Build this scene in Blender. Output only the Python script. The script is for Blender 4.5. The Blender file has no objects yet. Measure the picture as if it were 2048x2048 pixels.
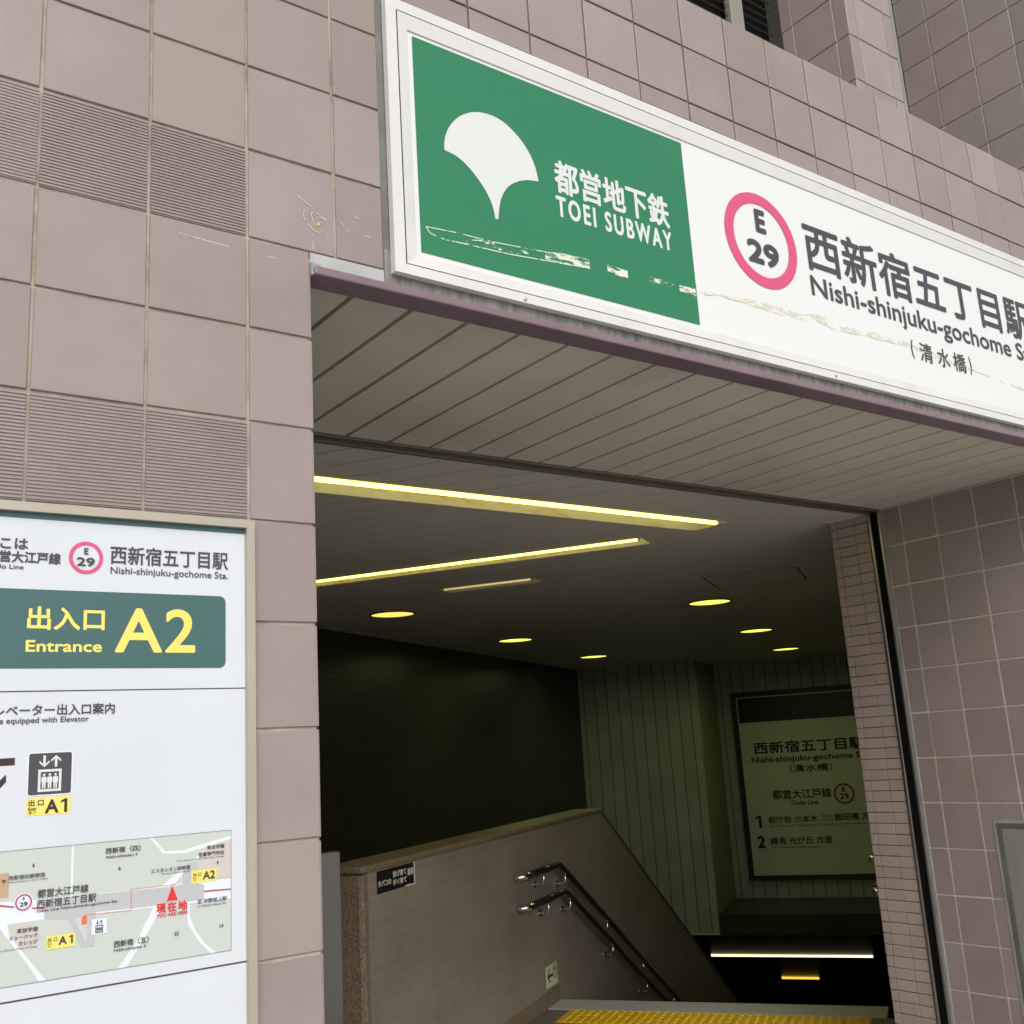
import bpy, bmesh, math, random
from mathutils import Vector, Matrix

random.seed(7)
SC = bpy.context.scene
COL = bpy.context.collection
S, H = 1.905, 1.543            # metres per plan unit, eye height above the pavement

# ------------------------------------------------------------------ camera
R = ((0.80959475, -0.58386496, -0.06048177),
     (0.08236938, 0.21501965, -0.97312992),
     (0.58118123, 0.78285903, 0.22217138))
cam = bpy.data.cameras.new('camera')
cam.sensor_width = 36.0
cam.lens = 36.0 * 2113.6 / 2048.0
cam.clip_start, cam.clip_end = 0.05, 500
cam_o = bpy.data.objects.new('camera', cam)
COL.objects.link(cam_o)
rx, dn, fw = (Vector(r).normalized() for r in R)
m3 = Matrix((rx, -dn, -fw)).transposed()
cam_o.matrix_world = Matrix.Translation((0, 0, H)) @ m3.to_4x4()
SC.camera = cam_o

# ------------------------------------------------------------------ sky, sun, exposure
SUN = Vector((-0.42, -1.0, 0.86)).normalized()
world = bpy.data.worlds.new('World')
SC.world = world
world.use_nodes = True
wn, wl = world.node_tree.nodes, world.node_tree.links
sky = wn.new('ShaderNodeTexSky')
sky.sky_type = 'NISHITA'
sky.sun_disc = False
sky.sun_elevation = math.asin(SUN.z)
sky.sun_rotation = math.atan2(SUN.x, SUN.y)
sky.air_density, sky.dust_density, sky.ozone_density = 1.0, 4.0, 1.0
hsv = wn.new('ShaderNodeHueSaturation')
hsv.inputs['Saturation'].default_value = 0.28
wl.new(sky.outputs[0], hsv.inputs['Color'])
wl.new(hsv.outputs[0], wn['Background'].inputs['Color'])
wn['Background'].inputs['Strength'].default_value = 0.13
sl = bpy.data.lights.new('sun', 'SUN')
sl.energy, sl.angle, sl.color = 0.75, math.radians(45), (1.0, 0.96, 0.91)
sun = bpy.data.objects.new('sun', sl)
COL.objects.link(sun)
sun.rotation_euler = (-SUN).to_track_quat('-Z', 'Y').to_euler()
SC.view_settings.view_transform = 'Standard'
SC.view_settings.look = 'None'
SC.view_settings.gamma = 1
SC.view_settings.use_curve_mapping = False
SC.view_settings.exposure = 0.20

# ------------------------------------------------------------------ plan frames
TH = math.radians(33)
CT, ST = math.cos(TH), math.sin(TH)
def P(x, y, z): return Vector((S * x, S * y, S * z + H))
def PA(a, b, z): return P(a * CT - b * ST, a * ST + b * CT, z)
FAC = lambda u, v, w: P(u, 1 - w, v)                 # street facade
SGN = lambda u, v, w: P(u, 0.994 - w, v)             # face of the station sign
RW = lambda u, v, w: P(2.36 - w, -u, v)              # right jamb wall (u = -depth)
UPW = lambda u, v, w: P(2.39 - w, -u, v)             # upper wall above it
REV = lambda u, v, w: P(0.483 + w, u, v)             # left reveal
LOW = lambda u, v, w: PA(u, 1.2727 - w, v)            # stair parapet face; parapet, rails, nosing, tactile row scaled about the camera, baked
DRK = lambda u, v, w: PA(u, 2.312 - w, v)            # dark tiled side wall
SRT = lambda u, v, w: PA(-u, 0.186 + w, v)           # right side of the stairs
END1 = lambda u, v, w: PA(7.35 - w, -u, v)           # end wall, near part
END2 = lambda u, v, w: PA(8.10 - w, -u, v)           # end wall, far part
PST = lambda u, v, w: PA(8.08 - w, -u, v)            # face of the poster
FLR = lambda u, v, w: P(u, v, -0.81 + w)
FLA = lambda u, v, w: PA(u, v, -0.81 + w)
FZ, CZ = -0.81, 0.556
mm = lambda x: x / 1000.0 / S

# ------------------------------------------------------------------ materials
def lin(c):
    f = lambda x: x / 12.92 if x <= 0.04045 else ((x + 0.055) / 1.055) ** 2.4
    return tuple(f(x / 255.0) for x in c) + (1.0,)

def mat(name, col, rough=0.6, metal=0.0, var=0.0, vscale=5.0, bump=0.0, bscale=80.0, tint=0.0,
        spec=0.5, stretch=None, stain=None, stain_amt=0.0, stain_scale=3.0, emit=None, estr=0.0, coat=0.0, alt=None):
    """Plain surface with optional mottling, per-piece tint, stains and fine relief."""
    m = bpy.data.materials.new(name)
    m.use_nodes = True
    n, l = m.node_tree.nodes, m.node_tree.links
    b = n['Principled BSDF']
    b.inputs['Roughness'].default_value = rough
    b.inputs['Metallic'].default_value = metal
    b.inputs['Specular IOR Level'].default_value = spec
    b.inputs['Coat Weight'].default_value = coat
    c = col if len(col) == 4 else tuple(col) + (1.0,)
    tc = n.new('ShaderNodeTexCoord')
    src = tc.outputs['Object']
    if stretch:
        mp = n.new('ShaderNodeMapping')
        mp.inputs['Scale'].default_value = stretch
        l.new(src, mp.inputs['Vector'])
        src = mp.outputs[0]
    rgb = n.new('ShaderNodeRGB')
    rgb.outputs[0].default_value = c
    out = rgb.outputs[0]
    def scale_by(out, fac_socket, lo, hi):
        mr = n.new('ShaderNodeMapRange')
        mr.inputs['From Min'].default_value, mr.inputs['From Max'].default_value = 0.25, 0.75
        mr.inputs['To Min'].default_value, mr.inputs['To Max'].default_value = lo, hi
        l.new(fac_socket, mr.inputs['Value'])
        vm = n.new('ShaderNodeVectorMath')
        vm.operation = 'SCALE'
        l.new(out, vm.inputs[0])
        l.new(mr.outputs[0], vm.inputs['Scale'])
        return vm.outputs[0]
    if var:
        t = n.new('ShaderNodeTexNoise')
        t.inputs['Scale'].default_value = vscale
        t.inputs['Detail'].default_value = 6
        l.new(src, t.inputs['Vector'])
        out = scale_by(out, t.outputs['Fac'], 1 - var, 1 + var)
        mrr = n.new('ShaderNodeMapRange')
        mrr.inputs['To Min'].default_value = max(0.03, rough - 0.12)
        mrr.inputs['To Max'].default_value = min(1.0, rough + 0.12)
        l.new(t.outputs['Fac'], mrr.inputs['Value'])
        l.new(mrr.outputs[0], b.inputs['Roughness'])
    if alt:      # pieces fired to a slightly different hue
        ah = n.new('ShaderNodeAttribute')
        ah.attribute_name = 'tint'
        ma = n.new('ShaderNodeMath'); ma.operation = 'MULTIPLY'; ma.inputs[1].default_value = 7.31
        fr_ = n.new('ShaderNodeMath'); fr_.operation = 'FRACT'
        l.new(ah.outputs['Fac'], ma.inputs[0]); l.new(ma.outputs[0], fr_.inputs[0])
        mx = n.new('ShaderNodeMix'); mx.data_type = 'RGBA'
        l.new(fr_.outputs[0], mx.inputs['Factor']); l.new(out, mx.inputs['A'])
        mx.inputs['B'].default_value = alt
        out = mx.outputs['Result']
    if tint:
        at = n.new('ShaderNodeAttribute')
        at.attribute_name = 'tint'
        mr = n.new('ShaderNodeMapRange')
        mr.inputs['To Min'].default_value, mr.inputs['To Max'].default_value = 1 - tint, 1 + tint
        l.new(at.outputs['Fac'], mr.inputs['Value'])
        vm = n.new('ShaderNodeVectorMath')
        vm.operation = 'SCALE'
        l.new(out, vm.inputs[0])
        l.new(mr.outputs[0], vm.inputs['Scale'])
        out = vm.outputs[0]
    if stain:
        t = n.new('ShaderNodeTexNoise')
        t.inputs['Scale'].default_value = stain_scale
        t.inputs['Detail'].default_value = 8
        t.inputs['Roughness'].default_value = 0.65
        l.new(src, t.inputs['Vector'])
        mr = n.new('ShaderNodeMapRange')
        mr.inputs['From Min'].default_value, mr.inputs['From Max'].default_value = 0.5, 0.72
        mr.inputs['To Max'].default_value = stain_amt
        l.new(t.outputs['Fac'], mr.inputs['Value'])
        mx = n.new('ShaderNodeMix')
        mx.data_type = 'RGBA'
        l.new(mr.outputs[0], mx.inputs['Factor'])
        l.new(out, mx.inputs['A'])
        mx.inputs['B'].default_value = stain if len(stain) == 4 else tuple(stain) + (1.0,)
        out = mx.outputs['Result']
    l.new(out, b.inputs['Base Color'])
    if bump:
        t = n.new('ShaderNodeTexNoise')
        t.inputs['Scale'].default_value = bscale
        t.inputs['Detail'].default_value = 4
        l.new(tc.outputs['Object'], t.inputs['Vector'])
        bp = n.new('ShaderNodeBump')
        bp.inputs['Strength'].default_value = bump
        bp.inputs['Distance'].default_value = 0.002
        l.new(t.outputs['Fac'], bp.inputs['Height'])
        l.new(bp.outputs[0], b.inputs['Normal'])
    if emit:
        b.inputs['Emission Color'].default_value = tuple(emit[:3]) + (1.0,)
        b.inputs['Emission Strength'].default_value = estr
    return m

def brick_mat(name, col, joint, bw, bh, jw, rough=0.5, var=0.06, bump=0.5, row_off=0.0, spec=0.5):
    """Small tiles in stack bond, laid out on the surface's own UVs in metres."""
    m = bpy.data.materials.new(name)
    m.use_nodes = True
    n, l = m.node_tree.nodes, m.node_tree.links
    b = n['Principled BSDF']
    b.inputs['Roughness'].default_value = rough
    b.inputs['Specular IOR Level'].default_value = spec
    uv = n.new('ShaderNodeUVMap')
    uv.uv_map = 'UVMap'
    bt = n.new('ShaderNodeTexBrick')
    bt.offset = row_off
    bt.squash = 1.0
    bt.inputs['Scale'].default_value = 1.0
    bt.inputs['Brick Width'].default_value = bw
    bt.inputs['Row Height'].default_value = bh
    bt.inputs['Mortar Size'].default_value = jw
    bt.inputs['Mortar Smooth'].default_value = 0.15
    bt.inputs['Bias'].default_value = 0.0
    c = Vector(col[:3])
    bt.inputs['Color1'].default_value = tuple(c * (1 - var)) + (1,)
    bt.inputs['Color2'].default_value = tuple(c * (1 + var)) + (1,)
    bt.inputs['Mortar'].default_value = tuple(joint[:3]) + (1,)
    l.new(uv.outputs[0], bt.inputs['Vector'])
    t = n.new('ShaderNodeTexNoise')
    t.inputs['Scale'].default_value = 2.5
    t.inputs['Detail'].default_value = 6
    l.new(uv.outputs[0], t.inputs['Vector'])
    mr = n.new('ShaderNodeMapRange')
    mr.inputs['From Min'].default_value, mr.inputs['From Max'].default_value = 0.3, 0.7
    mr.inputs['To Min'].default_value, mr.inputs['To Max'].default_value = 0.88, 1.12
    l.new(t.outputs['Fac'], mr.inputs['Value'])
    vm = n.new('ShaderNodeVectorMath')
    vm.operation = 'SCALE'
    l.new(bt.outputs['Color'], vm.inputs[0])
    l.new(mr.outputs[0], vm.inputs['Scale'])
    l.new(vm.outputs[0], b.inputs['Base Color'])
    bp = n.new('ShaderNodeBump')
    bp.invert = True
    bp.inputs['Strength'].default_value = bump
    bp.inputs['Distance'].default_value = 0.003
    l.new(bt.outputs['Fac'], bp.inputs['Height'])
    l.new(bp.outputs[0], b.inputs['Normal'])
    return m

def plank_mat(name, col, groove, pw, gw, rough=0.5):
    """Vertical metal planks with narrow dark joints, on UVs in metres."""
    return brick_mat(name, col, groove, pw, 50.0, gw, rough, 0.05, 0.8)

def patchy_mat(name, col, scale, lo, hi, sx=1.0, sy=1.0, rough=0.6):
    """Broken film of old tape or paint: opaque flakes with gaps between them."""
    m = bpy.data.materials.new(name)
    m.use_nodes = True
    n, l = m.node_tree.nodes, m.node_tree.links
    b = n['Principled BSDF']
    b.inputs['Base Color'].default_value = col
    b.inputs['Roughness'].default_value = rough
    uv = n.new('ShaderNodeUVMap')
    uv.uv_map = 'UVMap'
    mp = n.new('ShaderNodeMapping')
    mp.inputs['Scale'].default_value = (sx, sy, 1)
    l.new(uv.outputs[0], mp.inputs['Vector'])
    t = n.new('ShaderNodeTexNoise')
    t.inputs['Scale'].default_value = scale
    t.inputs['Detail'].default_value = 8
    t.inputs['Roughness'].default_value = 0.7
    l.new(mp.outputs[0], t.inputs['Vector'])
    mr = n.new('ShaderNodeMapRange')
    mr.inputs['From Min'].default_value, mr.inputs['From Max'].default_value = lo, hi
    l.new(t.outputs['Fac'], mr.inputs['Value'])
    l.new(mr.outputs[0], b.inputs['Alpha'])
    return m

M = {}
M['tile'] = mat('mauve_glazed_tile', lin((153, 139, 136)), 0.34, var=0.08, vscale=6.5, bump=0.16, bscale=320, tint=0.085, alt=lin((150, 137, 130)),
                stain=lin((166, 154, 152)), stain_amt=0.45, stain_scale=3.4)
M['grout'] = mat('cream_grout', lin((172, 164, 148)), 0.9, var=0.28, vscale=14, bump=0.6, bscale=140,
                 stain=lin((112, 100, 84)), stain_amt=0.8, stain_scale=6)
M['grout_dark'] = mat('weathered_brown_grout', lin((112, 92, 80)), 0.9, var=0.25, vscale=10, bump=0.5, bscale=140)
M['grout_pale'] = mat('pale_grout', lin((226, 214, 200)), 0.9, var=0.12, vscale=10)
M['grout_mid'] = mat('grey_pink_grout', lin((190, 178, 168)), 0.9, var=0.12, vscale=10)
M['sealant_dark'] = mat('dark_grey_sealant', lin((112, 113, 110)), 0.75, var=0.25, vscale=9)
M['concrete'] = mat('concrete', (0.25, 0.24, 0.22), 0.9, var=0.15)
M['sealant'] = mat('grey_sealant', lin((150, 152, 150)), 0.7, var=0.2, vscale=9)
M['sealant_pale'] = mat('pale_sealant', lin((178, 180, 178)), 0.65, var=0.12, vscale=12)
M['streaked'] = mat('rain_streaked_steel', lin((128, 126, 122)), 0.7, var=0.45, vscale=6, stretch=(9, 1, 0.5))
M['mauve_paint'] = mat('mauve_paint', lin((130, 110, 119)), 0.35, var=0.12, vscale=7)
M['white_metal'] = mat('white_painted_aluminium', lin((218, 218, 216)), 0.35, var=0.03, vscale=3,
                       stain=lin((170, 168, 160)), stain_amt=0.25, stain_scale=5)
M['white_panel'] = mat('white_acrylic', lin((226, 228, 227)), 0.28)
M['green_film'] = mat('green_film', lin((48, 125, 88)), 0.3, var=0.03, vscale=1.6, spec=0.35)
M['white_print'] = mat('white_print', lin((216, 220, 218)), 0.35)
M['dark_print'] = mat('charcoal_print', lin((72, 70, 76)), 0.4)
M['pink_print'] = mat('pink_print', lin((214, 84, 128)), 0.35)
M['gap'] = mat('dark_gap', (0.02, 0.018, 0.016), 0.8)
M['board_frame'] = mat('champagne_aluminium', lin((180, 172, 158)), 0.4, metal=0.3, var=0.04, vscale=5)
M['board_white'] = mat('blue_white_sheet', lin((211, 216, 223)), 0.2, var=0.03, vscale=3)
M['board_green'] = mat('teal_print', lin((66, 102, 101)), 0.3)
M['yellow_print'] = mat('yellow_print', lin((236, 222, 112)), 0.35)
M['brown_print'] = mat('dark_brown_print', lin((58, 44, 36)), 0.4)
M['map_ground'] = mat('map_grey_green', lin((196, 203, 198)), 0.3)
M['map_road'] = mat('map_white', lin((224, 230, 238)), 0.3)
M['map_station'] = mat('map_grey', lin((186, 187, 190)), 0.3)
M['map_brown'] = mat('map_tan', lin((190, 160, 132)), 0.3)
M['map_pink'] = mat('map_beige', lin((204, 194, 188)), 0.3)
M['map_line'] = mat('map_magenta', lin((178, 72, 112)), 0.3)
M['red_print'] = mat('red_print', lin((216, 52, 48)), 0.35)
M['orange_print'] = mat('orange_print', lin((226, 120, 84)), 0.35)
M['soffit'] = mat('cream_metal_soffit', lin((224, 216, 200)), 0.5, var=0.05, vscale=1.5,
                  stain=lin((150, 136, 110)), stain_amt=0.3, stain_scale=1.2)
M['ceil'] = mat('cream_metal_ceiling', lin((224, 218, 206)), 0.5, var=0.05, vscale=1.5)
M['steel'] = mat('brushed_steel', (0.62, 0.60, 0.57), 0.36, metal=1.0, var=0.015, vscale=6, stretch=(30, 30, 0.6))
M['door_steel'] = mat('satin_steel', (0.50, 0.47, 0.42), 0.42, metal=0.55, var=0.05, vscale=6, stretch=(14, 14, 0.6))
M['post_steel'] = mat('grey_post_steel', (0.20, 0.19, 0.175), 0.38, metal=0.6, var=0.08, vscale=3)
M['joint_shade'] = mat('board_joint_shade', lin((84, 78, 66)), 0.8)
M['bronze'] = mat('bronze_metal', lin((120, 110, 94)), 0.45, metal=0.2, var=0.08)
M['steel_dull'] = mat('dull_steel', (0.30, 0.29, 0.27), 0.5, metal=0.7, var=0.15, vscale=5)
M['chrome'] = mat('polished_steel', (0.75, 0.74, 0.72), 0.15, metal=1.0)
M['black'] = mat('slot_shade_black', (0.006, 0.006, 0.006), 0.9, spec=0.1)
M['granite'] = mat('brown_granite', lin((132, 116, 96)), 0.45, var=0.62, vscale=130, stain=(0.02, 0.016, 0.012), stain_amt=0.85, stain_scale=95)
M['floor'] = mat('dark_floor_stone', lin((112, 107, 100)), 0.6, var=0.2, vscale=30)
M['nosing'] = mat('grey_stone_nosing', lin((178, 178, 172)), 0.6, var=0.16, vscale=60)
M['pavement'] = mat('pavement_concrete', (0.52, 0.51, 0.49), 0.9, var=0.15, vscale=4, bump=0.3)
M['tactile'] = mat('yellow_tactile_tile', lin((226, 182, 28)), 0.5, var=0.12, vscale=12)
M['cream_tile_small'] = mat('small_mauve_tile', lin((172, 156, 148)), 0.4, var=0.04, vscale=4, tint=0.05)
M['grout_small'] = mat('dark_thin_grout', lin((116, 98, 86)), 0.9, var=0.2, vscale=8)
M['low_tile'] = brick_mat('small_brown_tile', lin((140, 129, 116)), lin((152, 141, 128)), 0.098, 0.047, 0.0020, 0.45, 0.035, 0.3)
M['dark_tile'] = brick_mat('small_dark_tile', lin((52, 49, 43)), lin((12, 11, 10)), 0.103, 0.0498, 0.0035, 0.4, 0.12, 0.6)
M['side_tile'] = brick_mat('small_side_tile', lin((110, 98, 86)), lin((60, 52, 44)), 0.103, 0.0498, 0.003, 0.5, 0.08, 0.5)
M['planks'] = plank_mat('grey_metal_planks', lin((182, 184, 180)), lin((40, 40, 36)), 0.1615, 0.005)
M['return_paint'] = mat('plain_grey_panel', lin((158, 160, 132)), 0.5, var=0.05)
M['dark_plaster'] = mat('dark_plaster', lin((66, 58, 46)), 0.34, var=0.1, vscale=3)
M['rail'] = mat('black_vinyl_rail', (0.012, 0.012, 0.014), 0.28, coat=0.3)
M['sticker_black'] = mat('black_sticker', (0.012, 0.012, 0.014), 0.4)
M['sticker_white'] = mat('off_white_sticker', lin((214, 208, 190)), 0.5)
M['paper'] = mat('pale_green_paper', lin((206, 214, 176)), 0.5, var=0.03)
M['poster_white'] = mat('poster_sheet', lin((228, 231, 224)), 0.4, var=0.03, vscale=1.5)
M['poster_navy'] = mat('poster_navy', lin((16, 34, 52)), 0.4)
M['poster_ink'] = mat('poster_ink', lin((34, 34, 32)), 0.5)
M['poster_red'] = mat('poster_red', lin((176, 62, 56)), 0.5)
M['poster_line'] = mat('poster_outline', lin((70, 96, 104)), 0.5)
M['frame_black'] = mat('black_frame', (0.01, 0.01, 0.011), 0.4)
M['reflector'] = mat('yellowed_reflector', lin((228, 222, 200)), 0.45, var=0.05, vscale=4,
                     stain=lin((206, 140, 50)), stain_amt=0.9, stain_scale=3.2, stretch=(1.0, 5.0, 5.0))
M['tube'] = mat('fluorescent_tube', (0.8, 0.8, 0.7), 0.3, emit=(1.0, 0.92, 0.16), estr=3.6)
M['tube_dim'] = mat('ageing_fluorescent_tube', (0.8, 0.8, 0.7), 0.3, emit=(1.0, 0.78, 0.26), estr=0.5)
M['tube_white'] = mat('white_fluorescent_tube', (0.8, 0.8, 0.7), 0.3, emit=(1.0, 0.92, 0.55), estr=1.5)
M['tube_amber'] = mat('amber_tube', (0.8, 0.7, 0.4), 0.3, emit=(1.0, 0.62, 0.08), estr=1.0)
M['lens_green'] = mat('yellow_green_lens', (0.6, 0.6, 0.3), 0.4, emit=(0.80, 0.85, 0.11), estr=1.6)
M['lens_amber'] = mat('amber_lens', (0.6, 0.5, 0.2), 0.4, emit=(0.90, 0.68, 0.13), estr=1.2)
M['ring_dark'] = mat('dark_rim_and_hatch', lin((70, 62, 48)), 0.5)
M['louver'] = mat('grey_louver_metal', lin((150, 146, 138)), 0.45, metal=0.2, var=0.05)
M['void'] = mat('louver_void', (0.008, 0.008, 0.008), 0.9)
M['flakes_white'] = patchy_mat('tape_flakes', lin((222, 226, 210)), 26, 0.53, 0.57, 1.0, 2.6)
M['flakes_line'] = patchy_mat('tape_edge_flakes', lin((206, 218, 200)), 18, 0.44, 0.50, 2.0, 2.0)
M['flakes_dense'] = patchy_mat('dense_tape_flakes', lin((222, 226, 206)), 40, 0.46, 0.50, 0.5, 2.2)
M['flakes_cream'] = patchy_mat('yellowed_tape', lin((224, 221, 200)), 9, 0.46, 0.58, 1.0, 3.0)
M['flakes_tile'] = patchy_mat('sticker_flakes', lin((214, 206, 200)), 60, 0.40, 0.48, 1.0, 1.0)
M['chip_yellow'] = mat('yellow_chip', lin((226, 190, 80)), 0.5)

# ------------------------------------------------------------------ mesh helpers
LOC = {}

class MB:
    """Collects shapes and links them as ONE mesh object."""
    def __init__(self): self.v, self.f, self.mi, self.t, self.uv = [], [], [], [], []
    def add(self, pts, faces, tint=0.5, mi=0, uvs=None):
        o = len(self.v)
        self.v += [tuple(p) for p in pts]
        self.t += [tint] * len(pts)
        self.uv += list(uvs) if uvs else [(0.0, 0.0)] * len(pts)
        for f in faces:
            self.f.append(tuple(o + i for i in f))
            self.mi.append(mi)
        return self
    def box(self, fr, u0, u1, v0, v1, w0, w1, tint=0.5, mi=0):
        pts = [fr(u, v, w) for w in (w0, w1) for v in (v0, v1) for u in (u0, u1)]
        uvs = [(u * S, v * S) for w in (w0, w1) for v in (v0, v1) for u in (u0, u1)]
        return self.add(pts, [(0, 2, 3, 1), (4, 5, 7, 6), (0, 1, 5, 4), (2, 6, 7, 3), (0, 4, 6, 2), (1, 3, 7, 5)], tint, mi, uvs)
    def quad(self, fr, u0, u1, v0, v1, w, mi=0, tint=0.5):
        c = ((u0, v0), (u1, v0), (u1, v1), (u0, v1))
        return self.add([fr(u, v, w) for u, v in c], [(0, 1, 2, 3)], tint, mi, [(u * S, v * S) for u, v in c])
    def poly(self, fr, pts, w, mi=0):
        a = sum(p[0] * q[1] - q[0] * p[1] for p, q in zip(pts, pts[1:] + pts[:1]))
        if a < 0: pts = pts[::-1]
        return self.add([fr(u, v, w) for u, v in pts], [tuple(range(len(pts)))], 0.5, mi, [(u * S, v * S) for u, v in pts])
    def prism(self, fr, pts, w0, w1, mi=0):
        n = len(pts)
        v = [fr(u, q, w) for w in (w0, w1) for u, q in pts]
        uvs = [(u * S + 20.0, q * S + 20.0) for w in (w0, w1) for u, q in pts]
        fs = [tuple(range(n))[::-1], tuple(range(n, 2 * n))] + [(i, (i + 1) % n, n + (i + 1) % n, n + i) for i in range(n)]
        return self.add(v, fs, 0.5, mi, uvs)
    def ring(self, fr, o, i, wo, wi, mi=0):
        """mitred rectangular frame face from rectangle o to rectangle i"""
        R_ = lambda r: ((r[0], r[2]), (r[1], r[2]), (r[1], r[3]), (r[0], r[3]))
        v = [fr(u, q, wo) for u, q in R_(o)] + [fr(u, q, wi) for u, q in R_(i)]
        return self.add(v, [(k, (k + 1) % 4, 4 + (k + 1) % 4, 4 + k) for k in range(4)], 0.5, mi)
    def annulus(self, fr, cu, cv, r0, r1, w, mi=0, n=64):
        v = [fr(cu + r * math.cos(6.283185 * k / n), cv + r * math.sin(6.283185 * k / n), w) for r in (r0, r1) for k in range(n)]
        return self.add(v, [(k, n + k, n + (k + 1) % n, (k + 1) % n) for k in range(n)], 0.5, mi)
    def disc(self, fr, cu, cv, r, w, mi=0, n=48):
        return self.poly(fr, [(cu + r * math.cos(6.283185 * k / n), cv + r * math.sin(6.283185 * k / n)) for k in range(n)], w, mi)
    def tube(self, path, r, n=12, mi=0):
        """round bar along world points, r in plan units (or list)"""
        pts = [Vector(p) for p in path]
        rs = r if isinstance(r, (list, tuple)) else [r] * len(pts)
        vs, ref = [], None
        for i, p in enumerate(pts):
            d = (pts[min(i + 1, len(pts) - 1)] - pts[max(i - 1, 0)]).normalized()
            if ref is None: ref = d.orthogonal().normalized()
            ref = (ref - d * ref.dot(d)).normalized()
            b = d.cross(ref)
            vs += [p + (ref * math.cos(6.283185 * k / n) + b * math.sin(6.283185 * k / n)) * rs[i] * S for k in range(n)]
        fs = [(i * n + k, i * n + (k + 1) % n, (i + 1) * n + (k + 1) % n, (i + 1) * n + k) for i in range(len(pts) - 1) for k in range(n)]
        fs += [tuple(range(n))[::-1], tuple(range((len(pts) - 1) * n, len(pts) * n))]
        return self.add(vs, fs, 0.5, mi)
    def build(self, name, mats, parent=None, bevel=0.0, smooth=False, recalc=False):
        me = bpy.data.meshes.new(name)
        off = LOC.get(parent.name, Vector((0, 0, 0))) if parent else Vector((0, 0, 0))
        me.from_pydata([Vector(p) - off for p in self.v], [], self.f)
        mats = mats if isinstance(mats, (list, tuple)) else [mats]
        for m in mats: me.materials.append(m)
        me.polygons.foreach_set('material_index', self.mi)
        a = me.attributes.new('tint', 'FLOAT', 'POINT')
        a.data.foreach_set('value', self.t)
        ul = me.uv_layers.new(name='UVMap')
        for lp in me.loops: ul.data[lp.index].uv = self.uv[lp.vertex_index]
        if recalc:
            b = bmesh.new(); b.from_mesh(me)
            bmesh.ops.recalc_face_normals(b, faces=b.faces[:])
            b.to_mesh(me); b.free()
        if smooth: me.polygons.foreach_set('use_smooth', [True] * len(me.polygons))
        me.update()
        o = bpy.data.objects.new(name, me)
        COL.objects.link(o)
        if parent:
            o.parent = parent
            LOC[o.name] = off
        if bevel:
            md = o.modifiers.new('bevel', 'BEVEL')
            md.width, md.segments, md.limit_method = bevel, 2, 'ANGLE'
        return o

def tag(o, label=None, cat=None, group=None, kind=None):
    if label: o['label'] = label
    if cat: o['category'] = cat
    if group: o['group'] = group
    if kind: o['kind'] = kind
    return o

def thing(name, label, cat, loc, group=None):
    o = bpy.data.objects.new(name, None)
    o.empty_display_size = 0.1
    COL.objects.link(o)
    o.location = loc
    LOC[o.name] = Vector(loc)
    return tag(o, label, cat, group)

def struct(name, mb, mats, **k): return tag(mb.build(name, mats, **k), kind='structure')

def glyphs(s, spacing=1.0):
    c = bpy.data.curves.new('lettering', 'FONT')
    c.body = s
    c.resolution_u = 4
    c.space_character = spacing
    o = bpy.data.objects.new('lettering', c)
    COL.objects.link(o)
    dg = bpy.context.evaluated_depsgraph_get()
    me = bpy.data.meshes.new_from_object(o.evaluated_get(dg))
    vs = [(v.co.x, v.co.y) for v in me.vertices]
    fs = [tuple(p.vertices) for p in me.polygons]
    bpy.data.objects.remove(o)
    bpy.data.curves.remove(c)
    bpy.data.meshes.remove(me)
    return vs, fs

def text(mb, s, fr, u0, u1, v0, v1, w, bold=0.0, spacing=1.0, mi=0):
    """letters of s filling the rectangle u0..u1, v0..v1; bold thickens strokes (plan units)"""
    vs, fs = glyphs(s, spacing)
    xs, ys = [p[0] for p in vs], [p[1] for p in vs]
    x0, x1, y0, y1 = min(xs), max(xs), min(ys), max(ys)
    u0, u1, v0, v1 = u0 + bold, u1 - bold, v0 + bold, v1 - bold
    fit = [(u0 + (x - x0) / (x1 - x0) * (u1 - u0), v0 + (y - y0) / max(1e-6, y1 - y0) * (v1 - v0)) for x, y in vs]
    offs = [(0, 0)] + ([(bold * math.cos(k * 0.785398), bold * math.sin(k * 0.785398)) for k in range(8)] if bold else [])
    for k, (dx, dy) in enumerate(offs):
        mb.add([fr(u + dx, v + dy, w + k * mm(0.03)) for u, v in fit], fs, 0.5, mi)
    return mb

def digit_one(mb, fr, u0, u1, v0, v1, w):
    sw, h_ = (u1 - u0) * 0.46, v1 - v0
    pts = [(u1 - sw, v0), (u1, v0), (u1, v1), (u1 - sw * 0.92, v1), (u0, v1 - h_ * 0.16), (u0, v1 - h_ * 0.29), (u1 - sw, v1 - h_ * 0.20)]
    return mb.poly(fr, pts, w)

def lettering(parent, s, fr, u0, u1, v0, v1, w, m, bold=0.0, spacing=1.0, name='lettering'):
    return text(MB(), s, fr, u0, u1, v0, v1, w, bold, spacing).build(name, m, parent)

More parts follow.
